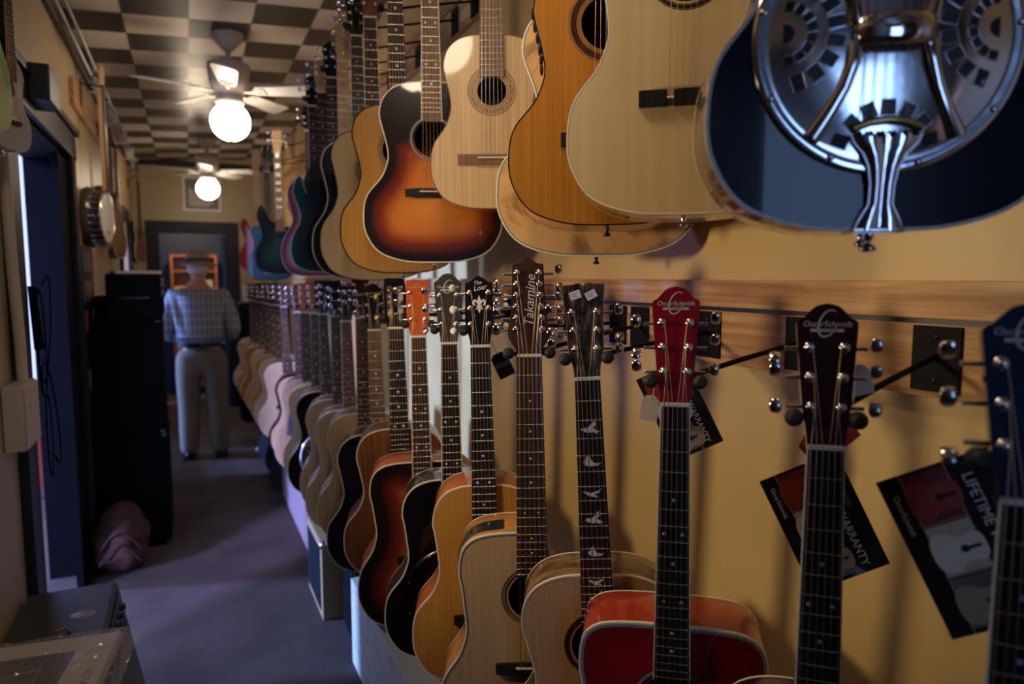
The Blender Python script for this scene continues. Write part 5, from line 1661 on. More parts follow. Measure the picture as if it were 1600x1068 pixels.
# near left corner: edge-on instruments hanging before the side door
gn = dict(base=(-.412, 2.30, 1.893), b=-68, tilt=0, roll=0, BL=.245, LB=.082, WA=.052, UB=.062, S=.34, zh=.165, rh=.024, top=grey_l, side=grey_l, neck=black_w, veneer=black_w, head='flat', hscale=.8, hw=.8, nw=.018, taper=.6, fb=ebony, D=.06, detail=1, bind=None, rosette='none', markers=None, bridge=False, frets=15)
make_guitar('ukulele', 'small pearl grey ukulele edge-on at the top left', 'ukulele', None, gn)
mb = MB(); mb.box((-.026, -.012, .070), (.026, -.0002, .080), blackp, ch=.002); mb.box((-.018, -.013, .079), (.0, -.0002, .090), cream_p); mb.build('bridge', gn['root'])
gt = dict(base=(-.415, 1.97, 1.90), b=-76, tilt=0, roll=0, elec='slab', nutz=.80, top=green_l, side=green_l, neck=maple_n, veneer=maple_n, head='six_line', fb=rosew, detail=0, strings=False, bridge=False, bind=None)
make_guitar(EG, 'pale green slab electric guitar cut by the left edge', 'electric guitar', None, gt)
mb = MB(); mb.prism([(-.05, .09), (.02, .06), (.13, .11), (.09, .20), (.10, .30), (.03, .30), (-.05, .28)], -.002, -.0002, mat('tan_pickguard', (.30, .24, .17), .4)); mb.build('pickguard', gt['root'])
mb = MB(); mb.box((-.04, -.008, .10), (.04, -.0005, .16), blackp, ch=.002); mb.build('bridge', gt['root'])
for s, nm, py in ((gn, 'grey ukulele', 2.20), (gt, 'green electric guitar', 1.84)):
    hanger(s, 'black wall hook holding the ' + nm, py, 2.45 if nm[0] == 'g' and 'uku' in nm else 2.72, wallx=XL, group='hangers on the left wall')

# ================================================================== left wall fittings
condm = mat('conduit_grey_metal', (.30, .29, .27), .3, .6)
for k, (x, z, nm) in enumerate(((XL + .03, 2.80, 'thick steel conduit running under the ceiling on the left'), (XL + .065, 2.815, 'middle steel conduit along the left ceiling corner'), (XL + .02, 2.74, 'lower dark conduit along the left ceiling corner'))):
    mb = MB(); mb.tube([(x, YF + .1, z), (x, 2.0, z), (x, 5.0, z), (x, YB - .05, z)], (.014, .010, .012)[k], condm if k < 2 else navy, 10)
    tag(mb.build('conduit'), nm, 'pipe', 'ceiling conduits')
for k, y in enumerate((5.2, 6.1, 7.0, 7.9, 8.5)):
    mb = MB(); mb.box((XL, y, 2.72), (XL + .09, y + .03, 2.835), mat('white_bracket', (.55, .52, .46), .5), ch=.004); tag(mb.build('pipe_bracket'), 'white bracket clasping the conduits, %s' % ['nearest of five', 'second nearest of five', 'middle one of five', 'second farthest of five', 'farthest of five'][k], 'bracket', 'white conduit brackets')
cream = mat('cream_painted_metal', (.52, .43, .29), .45)
J = thing('junction_box', 'cream electrical box low on the wall left of the side door', 'electrical box', (XL + .002, 2.60, 1.02))
mb = MB(); mb.box((0, -.12, 0), (.055, .09, .20), cream, ch=.006); mb.build('box', J)
mb = MB(); mb.box((.055, -.115, .005), (.060, .085, .195), cream, ch=.003)
for y in (-.05, .03): mb.lathe([(.016, 0), (.014, .003), (0, .003)], cream, 16, Matrix.Translation((.060, y, .13)) @ Matrix.Rotation(PI / 2, 4, 'Y'))
mb.build('cover', J)
mb = MB(); mb.tube([(.028, .035, .20), (.028, .035, .32), (.028, .0, .55), (.028, -.03, 1.0), (.028, -.03, 1.75)], .016, cream, 12); mb.build('conduit', J)
mb = MB(); mb.box((0, .05, -.62), (.03, .14, 0), blackp, ch=.003); mb.build('lower_trunking', J)
# cord hanging by the door
cordm = mat('dull_black_cord', (.004, .004, .004), .95, spec=.03)
mb = MB()
P = []
for k in range(40):
    t = k / 39
    P.append((XL + .05 + .012 * math.sin(9 * t), 2.93 + .06 * math.sin(2 * PI * t * 1.6) + .05 * t, 1.52 - .62 * t + .10 * math.sin(2 * PI * t * 2.0)))
mb.tube(P, .004, cordm, 6)
P = [(XL + .05, 2.86 + .07 * math.sin(2 * PI * k / 24), 1.32 + .19 * math.cos(2 * PI * k / 24)) for k in range(25)]
mb.tube(P, .004, cordm, 6)
P = [(XL + .045, 2.93 + .05 * math.sin(2 * PI * k / 20), .98 + .15 * math.cos(2 * PI * k / 20)) for k in range(21)]
mb.tube(P, .0035, cordm, 6)
tag(mb.build('cable'), 'black cable looped beside the bright side door', 'cable')
mb = MB(); mb.tube([(XL + .035, 2.84, 1.52), (XL + .045, 2.85, 1.30)], [.012, .016], cordm, 10); tag(mb.build('cable_hook'), 'black hook holding the looped cable', 'hook')
# dark box on the door lintel
Bx = thing('lintel_box', 'small black box with a pale side on the side door lintel', 'box', (XL + .03, 3.16, 2.19))
mb = MB(); mb.box((0, -.13, 0), (.07, .08, .13), blackp, ch=.006); mb.build('box', Bx)
mb = MB(); mb.box((.012, .08, .005), (.065, .092, .125), mat('box_grey_side', (.24, .23, .21), .4), ch=.004); mb.build('side_panel', Bx)
# dark sample board with little packets right of the door
Pn = thing('display_board', 'dark board with small coloured packets on the left wall', 'display board', (XL, 4.24, .86))
mb = MB(); mb.box((0, 0, 0), (.018, .52, .86), mat('navy_board', (.014, .017, .026), .5), ch=.003); bd = mb.build('board', Pn)
for i in range(5):
    for j in range(3):
        if (i * 3 + j) % 4 == 3: continue
        col = [(.10, .11, .12), (.45, .16, .04), (.06, .08, .10), (.12, .13, .13), (.30, .03, .03), (.05, .05, .06)][(i * 2 + j) % 6]
        mb = MB(); mb.box((.018, .05 + .16 * j, .08 + .16 * i), (.026, .15 + .16 * j, .19 + .16 * i), mat('packet_%d' % ((i * 2 + j) % 6), col, .4)); mb.build('packet', bd)

# street seen through the side door
mb = MB()
mb.box((-2.6, 5.6, 0), (-1.0, 5.7, 2.8), mat('pale_lilac_render', (.80, .78, .90), .8)); struct('wall_outside', mb)
mb = MB(); mb.box((-.96, 5.2, .15), (-.93, 5.58, .85), mat('red_board_paint', (.45, .02, .03), .5)); tag(mb.build('red_board'), 'red board outside seen through the side door', 'board')

# ================================================================== speaker stack
tolex = mat('black_tolex', (.003, .003, .003), .7, bump=.3, bscale=400, spec=.08)
grille = mat('black_grille_cloth', (.004, .004, .004), .9, spec=.08, bump=.4, bscale=700)
cornerm = mat('dark_metal_corner', (.10, .10, .10), .35, .8)
def cab(name, label, loc, rz, w, d, h, group, cat='speaker cabinet', handle=True):
    """w across the front (which faces local -Y)"""
    t = thing(name, label, cat, loc, (0, 0, rz), group)
    mb = MB(); mb.box((-w / 2, 0, 0), (w / 2, d, h), tolex, ch=.012); bx_ = mb.build('cabinet', t)
    mb = MB(); mb.box((-w / 2 + .02, -.006, .02), (w / 2 - .02, .001, h - .02), grille, ch=.003); mb.build('grille', t)
    for sx in (-1, 1):
        for z in (0, h):
            mb = MB(); mb.sphere((sx * (w / 2 - .012), .012, z + (.012 if z == 0 else -.012)), .0165, cornerm, 8); mb.build('corner', bx_)
    if handle:
        mb = MB(); mb.tube([(w / 2 + .001, d * .35, h * .7), (w / 2 + .018, d * .4, h * .7), (w / 2 + .018, d * .6, h * .7), (w / 2 + .001, d * .65, h * .7)], .007, blackp, 8); mb.build('handle', t)
    return t
# fronts face the aisle (+X)
cab('speaker_cabinet', 'tall black speaker cabinet on the floor of the stack', (-.145, 4.62, 0), math.radians(90), .56, .36, .66, 'stacked black speaker cabinets')
cab('speaker_cabinet', 'black speaker cabinet stacked on the floor cabinet beside the man', (-.150, 4.62, .66), math.radians(90), .56, .36, .655, 'stacked black speaker cabinets')
t = thing('guitar_amplifier', 'black amplifier head on top of the speaker stack', 'amplifier', (-.135, 4.55, 1.315), (0, 0, math.radians(90)))
mb = MB(); mb.box((-.24, 0, 0), (.24, .27, .255), tolex, ch=.014); mb.build('case', t)
mb = MB(); mb.box((-.21, -.004, .13), (.21, .002, .235), mat('amp_silver_panel', (.10, .10, .095), .35, .7)); pn = mb.build('control_panel', t)
for k in range(7):
    mb = MB(); mb.lathe([(.012, 0), (.010, .016), (0, .016)], blackp, 10, Matrix.Translation((-.17 + .055 * k, -.004, .18)) @ Matrix.Rotation(PI / 2, 4, 'X')); mb.build('knob', pn)
mb = MB(); mb.box((-.21, -.004, .02), (.21, .002, .12), grille); mb.build('grille', t)
mb = MB(); mb.tube([(-.24 - .001, .06, .12), (-.262, .09, .12), (-.262, .18, .12), (-.241, .21, .12)], .007, blackp, 8); mb.build('handle', t)
mb = MB(); mb.box((-.5, 4.70, 1.316), (-.42, 4.90, 1.44), tolex, ch=.01); tag(mb.build('effects_box'), 'small black box behind the amplifier head against the wall', 'box')
mb = MB(); mb.box((-.12, -.07, 0), (.12, .07, .018), mat('crumpled_white_paper', (.60, .58, .52), .7)); o = mb.build('paper_stack'); o.location = (-.26, 4.70, 1.571); tag(o, 'white papers on top of the amplifier head', 'papers')

# red holdall against the stack
bagm = mat('brick_red_fabric', (.045, .012, .004), .85, noise=.7, nscale=14, bump=.5, bscale=30)
BG = thing('holdall', 'brick red patterned bag slumped at the foot of the speaker stack', 'bag', (-.365, 4.08, 0))
bm = bmesh.new(); bmesh.ops.create_icosphere(bm, subdivisions=4, radius=1)
rnd = random.Random(3)
for v in bm.verts:
    c = v.co
    f = 1 + .07 * math.sin(5 * c.x + 2 * c.z) + .05 * math.sin(9 * c.z + 3 * c.y) + .03 * math.sin(17 * c.x * c.z + 4)
    z = max(-.98, c.z)
    v.co = Vector((c.x * .135 * f, c.y * .20 * f, (z + .98) * .165 * (1 + .1 * math.sin(3 * c.y)) if True else 0))
me = bpy.data.meshes.new('bag_body'); bm.to_mesh(me); bm.free(); me.materials.append(bagm)
for p in me.polygons: p.use_smooth = True
link('bag_body', me, BG)
for (a0, rr, yy) in ((.0, .10, -.19), (.3, .08, -.17)):
    mb = MB(); mb.tube([(-.09 + .18 * k / 12, yy + .02 * math.sin(PI * k / 12) * -1, .10 + a0 * .2 + .10 * math.sin(PI * k / 12)) for k in range(13)], .009, mat('wine_strap', (.05, .012, .015), .6), 8, flat=.5); mb.build('strap', BG)
mb = MB(); mb.tube([(-.10, -.165, .10), (0, -.205, .125), (.10, -.165, .12)], .003, blackp, 6); mb.build('zip', BG)

# ================================================================== foreground amplifier with wrapped packet on top
AF = thing('combo_amplifier', 'grey-black combo amplifier in the lower left corner', 'amplifier', (-.35, 2.10, 0))
am = mat('charcoal_vinyl', (.028, .028, .027), .5, bump=.3, bscale=500)
AL = .52
mb = MB()
prof = [(-.155, 0), (.185, 0), (.095, AL - .012), (.083, AL), (-.155, AL)]
vs = [(x, y, z) for y in (-.55, .50) for x, z in prof]
n = len(prof)
mb.add(vs, [tuple(range(n)), tuple(range(2 * n - 1, n - 1, -1))] + [(i, i + n, (i + 1) % n + n, (i + 1) % n) for i in range(n)], am)
cs = mb.build('case', AF)
mb = MB()
def slope(z, off=.0): return .185 - .09 * z / (AL - .012) + off
mb.add([(slope(.02, .004), -.5, .02), (slope(.02, .004), .47, .02), (slope(.40, .004), .47, .40), (slope(.40, .004), -.5, .40)], [(0, 1, 2, 3)], mat('brown_grille_cloth', (.13, .11, .085), .8, bump=.4, bscale=600))
mb.build('grille', AF)
mb = MB()
mb.add([(slope(.42, .004), -.5, .42), (slope(.42, .004), .47, .42), (slope(.50, .004), .47, .50), (slope(.50, .004), -.5, .50)], [(0, 1, 2, 3)], blackp)
cpn = mb.build('control_panel', AF)
for k in range(14):
    mb = MB(); mb.lathe([(.012, 0), (.010, .014), (0, .014)], blackp, 10, Matrix.Translation((slope(.46, .004), .42 - .065 * k, .46)) @ Matrix.Rotation(PI / 2 - .17, 4, 'Y')); mb.build('knob', cpn)
mb = MB(); mb.tube([(.187, -.55, .006), (.187, .50, .006)], .006, blackp, 6); mb.build('edge_trim', AF)
mb = MB(); mb.lathe([(.028, 0), (.026, .001), (0, .001)], mat('grey_oval_sticker', (.22, .21, .20), .4), 24, Matrix.Translation((.02, .28, AL)) @ Matrix.Scale(1.25, 4, (1, 0, 0))); mb.build('badge', AF, 'grey oval badge')
mb = MB(); mb.tube([(-.06, .16, AL), (-.055, .16, AL + .012), (-.01, .17, AL + .016), (.0, .17, AL)], .005, mat('old_brass_handle', (.20, .14, .08), .4, .8), 8); mb.build('handle', AF)
# packet in clear plastic
PK = thing('wrapped_packet', 'plastic-wrapped white packet with a dark photo on the foreground amplifier', 'packet', (-.355, 1.965, AL), (0, 0, math.radians(-7)))
mb = MB(); mb.box((-.24, -.26, .002), (.125, .24, .010), mat('brown_card', (.36, .17, .06), .7)); mb.build('card_backing', PK)
mb = MB(); mb.box((-.235, -.26, .0105), (.120, .205, .030), mat('white_sleeve_paper', (.50, .45, .38), .6, noise=.08)); mb.build('sleeve', PK)
mb = MB(); mb.box((-.235, -.26, .0303), (.030, .125, .0310), mat('dark_photo_print', (.030, .028, .026), .35)); ph_ = mb.build('photo', PK)
mb = MB()
for a_, b_ in (((-.2, .02), (-.03, .05)), ((-.03, .05), (-.03, -.03)), ((-.03, -.03), (-.2, -.06))):
    mb.tube([(a_[0], a_[1], .0315), (b_[0], b_[1], .0315)], .0012, mat('copper_line', (.45, .22, .09), .4), 5)
mb.build('copper_frame_line', ph_)
vs, fs = text_geo('ULTRA', .026)
mb = MB(); mb.add([(.088 + b2 * 1.0, -.02 - a, .0306) for a, b2 in vs], fs, blackp); mb.build('lettering', PK)
vs, fs = text_geo('NG-1', .018)
mb = MB(); mb.add([(.050 + b2, -.065 - a, .0306) for a, b2 in vs], fs, blackp); mb.build('lettering', PK)
# crinkled film
m, t_, b_ = new_mat('clear_film')
b_.inputs['Base Color'].default_value = (1, 1, 1, 1); b_.inputs['Roughness'].default_value = .08; b_.inputs['Alpha'].default_value = .16
b_.inputs['Specular IOR Level'].default_value = 1.0
film = m
N_ = 40
vs = []; rnd = random.Random(5)
for i in range(N_ + 1):
    for j in range(N_ + 1):
        x = -.25 + .42 * i / N_; y = -.27 + .52 * j / N_
        d = max(0, x - .13) + max(0, y - .21)
        vs.append((x + rnd.uniform(-.003, .003), y + rnd.uniform(-.003, .003), max(.002, .036 - d * .45 + rnd.uniform(-.0035, .0035))))
mb = MB(); mb.add(vs, [(i * (N_ + 1) + j, (i + 1) * (N_ + 1) + j, (i + 1) * (N_ + 1) + j + 1, i * (N_ + 1) + j + 1) for i in range(N_) for j in range(N_)], film); mb.build('plastic_film', PK, 'crinkled clear plastic film')

# ================================================================== cartons, amps and bags under the lower row
whitec = mat('white_carton', (.62, .62, .52), .55, noise=.06)
def crayon(base, name):
    m, t, b = new_mat(name)
    tcn = t.nodes.new('ShaderNodeTexCoord')
    nz = t.nodes.new('ShaderNodeTexNoise'); nz.inputs['Scale'].default_value = 6; nz.inputs['Detail'].default_value = 3; nz.inputs['Distortion'].default_value = 1.2
    t.links.new(tcn.outputs['Object'], nz.inputs['Vector'])
    r = t.nodes.new('ShaderNodeValToRGB')
    el = r.color_ramp.elements
    st = [(.26, (.34, .20, .38)), (.31, base), (.455, base), (.47, (.22, .30, .50)), (.485, base), (.60, base), (.625, (.50, .30, .20)), (.65, base), (.72, (.45, .20, .22)), (.76, base)]
    for i, (p, c_) in enumerate(st):
        e = el[i] if i < 2 else el.new(p)
        e.position = p; e.color = (*c_, 1)
    t.links.new(nz.outputs['Fac'], r.inputs[0])
    t.links.new(r.outputs[0], b.inputs['Base Color'])
    b.inputs['Roughness'].default_value = .55
    return m
cray = crayon((.60, .60, .50), 'crayon_marked_carton')
def carton(label, x0, x1, y0, y1, h, pic):
    t = thing('guitar_carton', label, 'box', ((x0 + x1) / 2, (y0 + y1) / 2, 0), (0, 0, 0), 'white cartons under the lower row')
    w, d = (x1 - x0) / 2, (y1 - y0) / 2
    mb = MB(); mb.box((-w, -d, 0), (w, d, h), whitec, ch=.004); c_ = mb.build('carton', t)
    mb = MB(); mb.box((-w - .0012, -d + .01, .01), (-w - .0002, d - .01, h - .01), cray); mb.build('side_print', t, 'side covered in coloured scribbles')
    if pic:
        mb = MB()
        # printed guitar lying diagonally on the lid, its head to the far end
        R_ = Matrix.Translation((-.04, -.38, h + .0006)) @ Matrix.Rotation(.18, 4, 'Z')
        o = acoustic_outline(.15, .10, .12, .38, N=24)
        mb.add([(x, z - .2, 0) for x, z in o], [tuple(range(len(o)))], mat('lid_tan_print', (.44, .34, .19), .6), False, R_)
        mb.lathe([(.035, .0006), (0, .0008)], blackp, 20, R_ @ Matrix.Translation((0, .07, 0)))
        mb.add([(-.02, .05, .001), (.02, .05, .001), (.016, .56, .001), (-.016, .56, .001)], [(0, 1, 2, 3)], mat('lid_dark_print', (.04, .04, .04), .5), False, R_)
        mb.add([(-.018, .57, .001), (.018, .57, .001), (.032, .60, .001), (.030, .70, .001), (-.030, .70, .001), (-.032, .60, .001)], [tuple(range(6))], MATS['lid_dark_print'], False, R_)
        for sg in (-1, 1):
            for k in range(3): mb.box((sg * .022 - .005, .615 + .028 * k, .0012), (sg * .022 + .005, .627 + .028 * k, .0016), condm, R_)
        mb.build('lid_picture', t, 'printed guitar on the lid')
    return t
carton('long white carton with a guitar printed on its lid, nearest on the floor', .545, .93, 1.30, 2.66, .35, True)
mb = MB(); mb.box((.60, 1.95, .352), (.92, 1.952, .353), whitec)
# black amplifier with rounded edge
t = thing('amplifier', 'black amplifier with a rounded edge between the carton and the tan amplifier', 'amplifier', (.575, 2.86, 0), (0, 0, -PI / 2 * 1), 'amplifiers under the lower row')
mb = MB(); mb.box((-.13, 0, .0), (.13, .24, .40), tolex, ch=.025); mb.build('case', t)
mb = MB(); mb.box((-.11, -.004, .03), (.11, .002, .37), grille, ch=.002); mb.build('grille', t)
# tan amplifier
tweed = mat('tan_amp_covering', (.42, .26, .13), .55, noise=.15, nscale=60)
t = thing('amplifier', 'tan amplifier with dark grille and chrome corner', 'amplifier', (.495, 3.24, 0), (0, 0, -PI / 2 * 1 + .0), 'amplifiers under the lower row')
mb = MB(); mb.box((-.20, 0, 0), (.20, .26, .36), tweed, ch=.008); cs = mb.build('case', t)
mb = MB(); mb.box((-.165, -.004, .035), (.165, .002, .325), mat('blue_black_grille', (.008, .010, .013), .85, spec=.1), ch=.002); mb.build('grille', t)
mb = MB(); mb.sphere((.19, .012, .35), .022, chrome, 10); mb.build('corner', cs)
mb = MB(); mb.tube([(-.06, .13, .36), (-.05, .13, .385), (.05, .13, .385), (.06, .13, .36)], .008, blackp, 8); mb.build('handle', t)
t = thing('carton', 'pale grey carton on the floor beyond the tan amplifier', 'box', (.72, 4.35, 0))
mb = MB(); mb.box((-.16, -.65, 0), (.16, .65, .42), mat('grey_lilac_card', (.42, .40, .42), .6), ch=.004); mb.build('case', t)
mb = MB(); mb.box((-.02, -.65, .4185), (.02, .65, .4210), cream_p); mb.build('tape', t)
gig = mat('gig_bag_black_nylon', (.010, .010, .011), .65, bump=.4, bscale=60)
for k, (x, y, lean, lab) in enumerate(((.70, 5.10, .14, 'black gig bag leaning under the guitars, nearest of three'), (.72, 5.55, .12, 'black gig bag leaning under the guitars, middle of three'), (.70, 5.98, .15, 'black gig bag leaning under the guitars, farthest of three'))):
    t = thing('gig_bag', lab, 'bag', (x - .08, y, 0), (0, lean, 0), 'gig bags on the floor')
    o = [(a * .8, b2 * 1.0) for a, b2 in acoustic_outline(.19, .15, .15, .5, N=30)]
    mb = MB(); mb.prism(o, -.05, .07, gig, Matrix.Rotation(-.5, 4, 'Z')); mb.build('bag_shell', t)
    mb = MB(); mb.tube([(a * 1.01, 0, b2) for a, b2 in o[2:-2]], .004, blackp, 5, T=Matrix.Rotation(-.5, 4, 'Z')); mb.build('zip', t)
t = thing('amplifier', 'dark amplifier with a blue-lit edge at the far end of the row', 'amplifier', (.58, 6.75, 0), (0, 0, -PI / 2), 'amplifiers under the lower row')
mb = MB(); mb.box((-.22, 0, 0), (.22, .28, .50), tolex, ch=.02); mb.build('case', t)
mb = MB(); mb.box((-.19, -.004, .03), (.19, .002, .45), grille); mb.build('grille', t)
mb = MB(); mb.box((.50, 6.30, .002), (.58, 6.42, .03), mat('white_scrap_card', (.66, .64, .68), .6), ch=.002); tag(mb.build('scrap_card'), 'small white card on the carpet by the far amplifier', 'card')
cab('speaker_cabinet', 'tall black speaker cabinet right of the man near the back wall', (.74, 7.75, 0), 0, .52, .40, .66, 'black cabinets by the back wall')
cab('speaker_cabinet', 'black speaker cabinet stacked second by the back wall, right of the man', (.74, 7.75, .66), 0, .52, .40, .62, 'black cabinets by the back wall')

# ================================================================== back wall
F = thing('framed_picture', 'small pale-framed picture above the back door', 'picture', (.195, YB - .001, 2.31))
mb = MB()
for lo, hi in (((-.20, -.02, 0), (.20, 0, .025)), ((-.20, -.02, .365), (.20, 0, .39)), ((-.20, -.02, .025), (-.175, 0, .365)), ((.175, -.02, .025), (.20, 0, .365))): mb.box(lo, hi, cream_p)
mb.build('frame', F)
mb = MB(); mb.box((-.175, -.010, .025), (.175, -.001, .365), mat('picture_grey_brown', (.17, .145, .11), .5, noise=.3)); pc = mb.build('picture', F)
mb = MB(); mb.prism([(-.14, .06), (-.05, .05), (.06, .05), (.12, .10), (.12, .2), (.06, .24), (-.06, .22), (-.14, .26)], -.0125, -.0105, mat('picture_pale_shape', (.46, .46, .42), .5)); mb.build('pale_shape', pc)
t = thing('door_leaf', 'dark blue door leaf standing open in the back doorway', 'door', (.43, YB + .13, 0), (0, 0, math.radians(72)))
mb = MB(); mb.box((0, 0, .01), (.68, .04, 2.04), mat('door_blue_paint', (.03, .05, .12), .4)); lf = mb.build('leaf', t)
for z0, z1 in ((.12, .9), (1.05, 1.95)):
    mb = MB(); mb.box((.09, -.006, z0), (.59, .0, z1), MATS['door_blue_paint'], ch=.003); mb.build('panel', lf)
mb = MB(); mb.sphere((.62, -.04, 1.0), .026, brass, 12); mb.tube([(.62, 0, 1), (.62, -.03, 1)], .01, brass, 8); mb.build('knob', t)
t = thing('shelf_unit', 'orange wooden shelf with papers lit in the back room', 'shelf', (.09, 10.0, 0))
ow = wood('orange_pine', (.36, .12, .03), (.50, .19, .05), (40, 40, 3), rough=.5, coat=.1)
mb = MB()
mb.box((-.28, 0, 0), (-.25, .3, 1.85), ow); mb.box((.25, 0, 0), (.28, .3, 1.85), ow); mb.box((-.25, .28, 0), (.25, .30, 1.85), ow)
for z in (.1, .5, .9, 1.3, 1.62, 1.82): mb.box((-.25, 0, z), (.25, .28, z + .025), ow)
mb.build('carcass', t)
rnd = random.Random(11)
for i, (z, h_) in enumerate(((1.325, .20), (.925, .25), (.525, .25))):
    for k in range(3):
        mb = MB(); mb.box((-.24 + .16 * k, .02, z), (-.24 + .16 * k + .14, .24, z + h_ * (.55 + .2 * ((i + k) % 3))), mat('folder_%d' % (k % 3), [(.66, .50, .33), (.60, .42, .25), (.70, .58, .44)][k % 3], .6), ch=.002)
        o = mb.build('paper_bundle'); o.location = (.09, 10.0, 0)
        tag(o, 'pale paper bundle on the %s shelf in the back room, %s' % (['upper', 'middle', 'lower'][i], ['left end', 'middle', 'right end'][k]), 'papers', 'paper bundles in the back room')
lp = bpy.data.lights.new('back_room_lamp', 'POINT'); lp.energy = 22; lp.color = (1, .72, .42); lp.shadow_soft_size = .10
lo_ = bpy.data.objects.new('back_room_lamp', lp); lo_.location = (0.05, 9.55, 2.3); COL.objects.link(lo_)

# ================================================================== the customer
def skin_mesh(name, nodes, edges, root, mats_, sub=2):
    me = bpy.data.meshes.new(name)
    ids = list(nodes)
    me.from_pydata([nodes[i][0] for i in ids], [(ids.index(a), ids.index(b)) for a, b in edges], [])
    o = bpy.data.objects.new(name, me)
    COL.objects.link(o)
    sk = o.modifiers.new('skin', 'SKIN'); sk.use_smooth_shade = True
    layer = me.skin_vertices[0] if len(me.skin_vertices) else None
    if layer is None:
        bpy.context.view_layer.objects.active = o
        bpy.ops.mesh.customdata_skin_add()
        layer = me.skin_vertices[0]
    for k, i in enumerate(ids):
        r = nodes[i][1]
        layer.data[k].radius = r if isinstance(r, tuple) else (r, r)
        layer.data[k].use_root = (i == root)
    ss = o.modifiers.new('sub', 'SUBSURF'); ss.levels = sub; ss.render_levels = sub
    bpy.context.view_layer.update()
    nm = bpy.data.meshes.new_from_object(o.evaluated_get(bpy.context.evaluated_depsgraph_get()))
    bpy.data.objects.remove(o)
    nm.materials.clear()
    for m_ in mats_: nm.materials.append(m_)
    for p in nm.polygons: p.use_smooth = True; p.material_index = 0
    return nm
skin = mat('weathered_skin', (.50, .27, .18), .5, noise=.08, nscale=20)
MAN = thing('person', 'person in plaid shirt, grey trousers and straw hat, standing with back turned', 'person', (.085, 6.36, 0), (0, 0, math.radians(-6)))
# body faces +Y (away from the camera)
nb = {'pel': ((0, 0, .93), (.105, .075)), 'wai': ((0, .0, 1.06), (.115, .085)), 'che': ((0, -.01, 1.28), (.165, .115)), 'shl': ((0, -.01, 1.40), (.12, .09)), 'nec': ((0, .01, 1.49), (.062, .062)), 'nk2': ((0, .02, 1.535), (.055, .058)),
      'hd0': ((0, .035, 1.59), (.070, .082)), 'hd1': ((0, .03, 1.65), (.078, .095)), 'hd2': ((0, .025, 1.71), (.060, .075)),
      'no1': ((0, .125, 1.62), (.014, .014)), 'no2': ((0, .142, 1.605), (.012, .010)),
      'er1': ((-.082, .02, 1.625), (.010, .018)), 'el1': ((.082, .02, 1.625), (.010, .018))}
eb = [('pel', 'wai'), ('wai', 'che'), ('che', 'shl'), ('shl', 'nec'), ('nec', 'nk2'), ('nk2', 'hd0'), ('hd0', 'hd1'), ('hd1', 'hd2'), ('hd1', 'no1'), ('no1', 'no2'), ('hd1', 'er1'), ('hd1', 'el1')]
for sg, L_ in ((-1, 'l'), (1, 'r')):
    nb.update({L_ + 's': ((sg * .185, -.01, 1.405), .058), L_ + 'e': ((sg * .255, -.02, 1.12), .045), L_ + 'f': ((sg * .225, .11, 1.05), .038), L_ + 'w': ((sg * .165, .235, 1.045), .027), L_ + 'p': ((sg * .135, .285, 1.05), (.030, .018)),
               L_ + 'h': ((sg * .095, 0, .84), .080), L_ + 'k': ((sg * .110, .015, .50), .062), L_ + 'c': ((sg * .115, -.01, .33), .055), L_ + 'a': ((sg * .115, -.02, .09), .038), L_ + 'o': ((sg * .125, .07, .045), (.038, .028)), L_ + 't': ((sg * .135, .15, .035), (.036, .022))})
    eb += [('shl', L_ + 's'), (L_ + 's', L_ + 'e'), (L_ + 'e', L_ + 'f'), (L_ + 'f', L_ + 'w'), (L_ + 'w', L_ + 'p'), ('pel', L_ + 'h'), (L_ + 'h', L_ + 'k'), (L_ + 'k', L_ + 'c'), (L_ + 'c', L_ + 'a'), (L_ + 'a', L_ + 'o'), (L_ + 'o', L_ + 't')]
    px0, py0, pz0 = nb[L_ + 'p'][0]
    for f in range(4):
        dx = (f - 1.5) * .017
        ln = [.030, .036, .034, .026][f]
        nb.update({'%s%d0' % (L_, f): ((px0 + dx, py0 + .035, pz0 + .003), .0095), '%s%d1' % (L_, f): ((px0 + dx * 1.1 - sg * .006, py0 + .035 + ln, pz0 - .004), .0085), '%s%d2' % (L_, f): ((px0 + dx * 1.1 - sg * .014, py0 + .045 + ln * 1.3, pz0 - .028), .0078)})
        eb += [(L_ + 'p', '%s%d0' % (L_, f)), ('%s%d0' % (L_, f), '%s%d1' % (L_, f)), ('%s%d1' % (L_, f), '%s%d2' % (L_, f))]
    nb.update({L_ + 'm0': ((px0 - sg * .030, py0 + .004, pz0 + .010), .011), L_ + 'm1': ((px0 - sg * .048, py0 + .032, pz0 + .006), .009)})
    eb += [(L_ + 'p', L_ + 'm0'), (L_ + 'm0', L_ + 'm1')]
link('body', skin_mesh('body', nb, eb, 'pel', [skin], 2), MAN)
# shirt
m, t_, b_ = new_mat('plaid_shirt_cloth')
tcn = t_.nodes.new('ShaderNodeTexCoord'); sx = t_.nodes.new('ShaderNodeSeparateXYZ'); t_.links.new(tcn.outputs['Object'], sx.inputs[0])
def wv(sock, sc, th):
    a = t_.nodes.new('ShaderNodeMath'); a.operation = 'MULTIPLY'; a.inputs[1].default_value = sc; t_.links.new(sock, a.inputs[0])
    s_ = t_.nodes.new('ShaderNodeMath'); s_.operation = 'SINE'; t_.links.new(a.outputs[0], s_.inputs[0])
    g_ = t_.nodes.new('ShaderNodeMath'); g_.operation = 'GREATER_THAN'; g_.inputs[1].default_value = th; t_.links.new(s_.outputs[0], g_.inputs[0])
    return g_.outputs[0]
ad = t_.nodes.new('ShaderNodeMath'); ad.operation = 'ADD'
t_.links.new(wv(sx.outputs['X'], 170, .45), ad.inputs[0]); t_.links.new(wv(sx.outputs['Z'], 90, .75), ad.inputs[1])
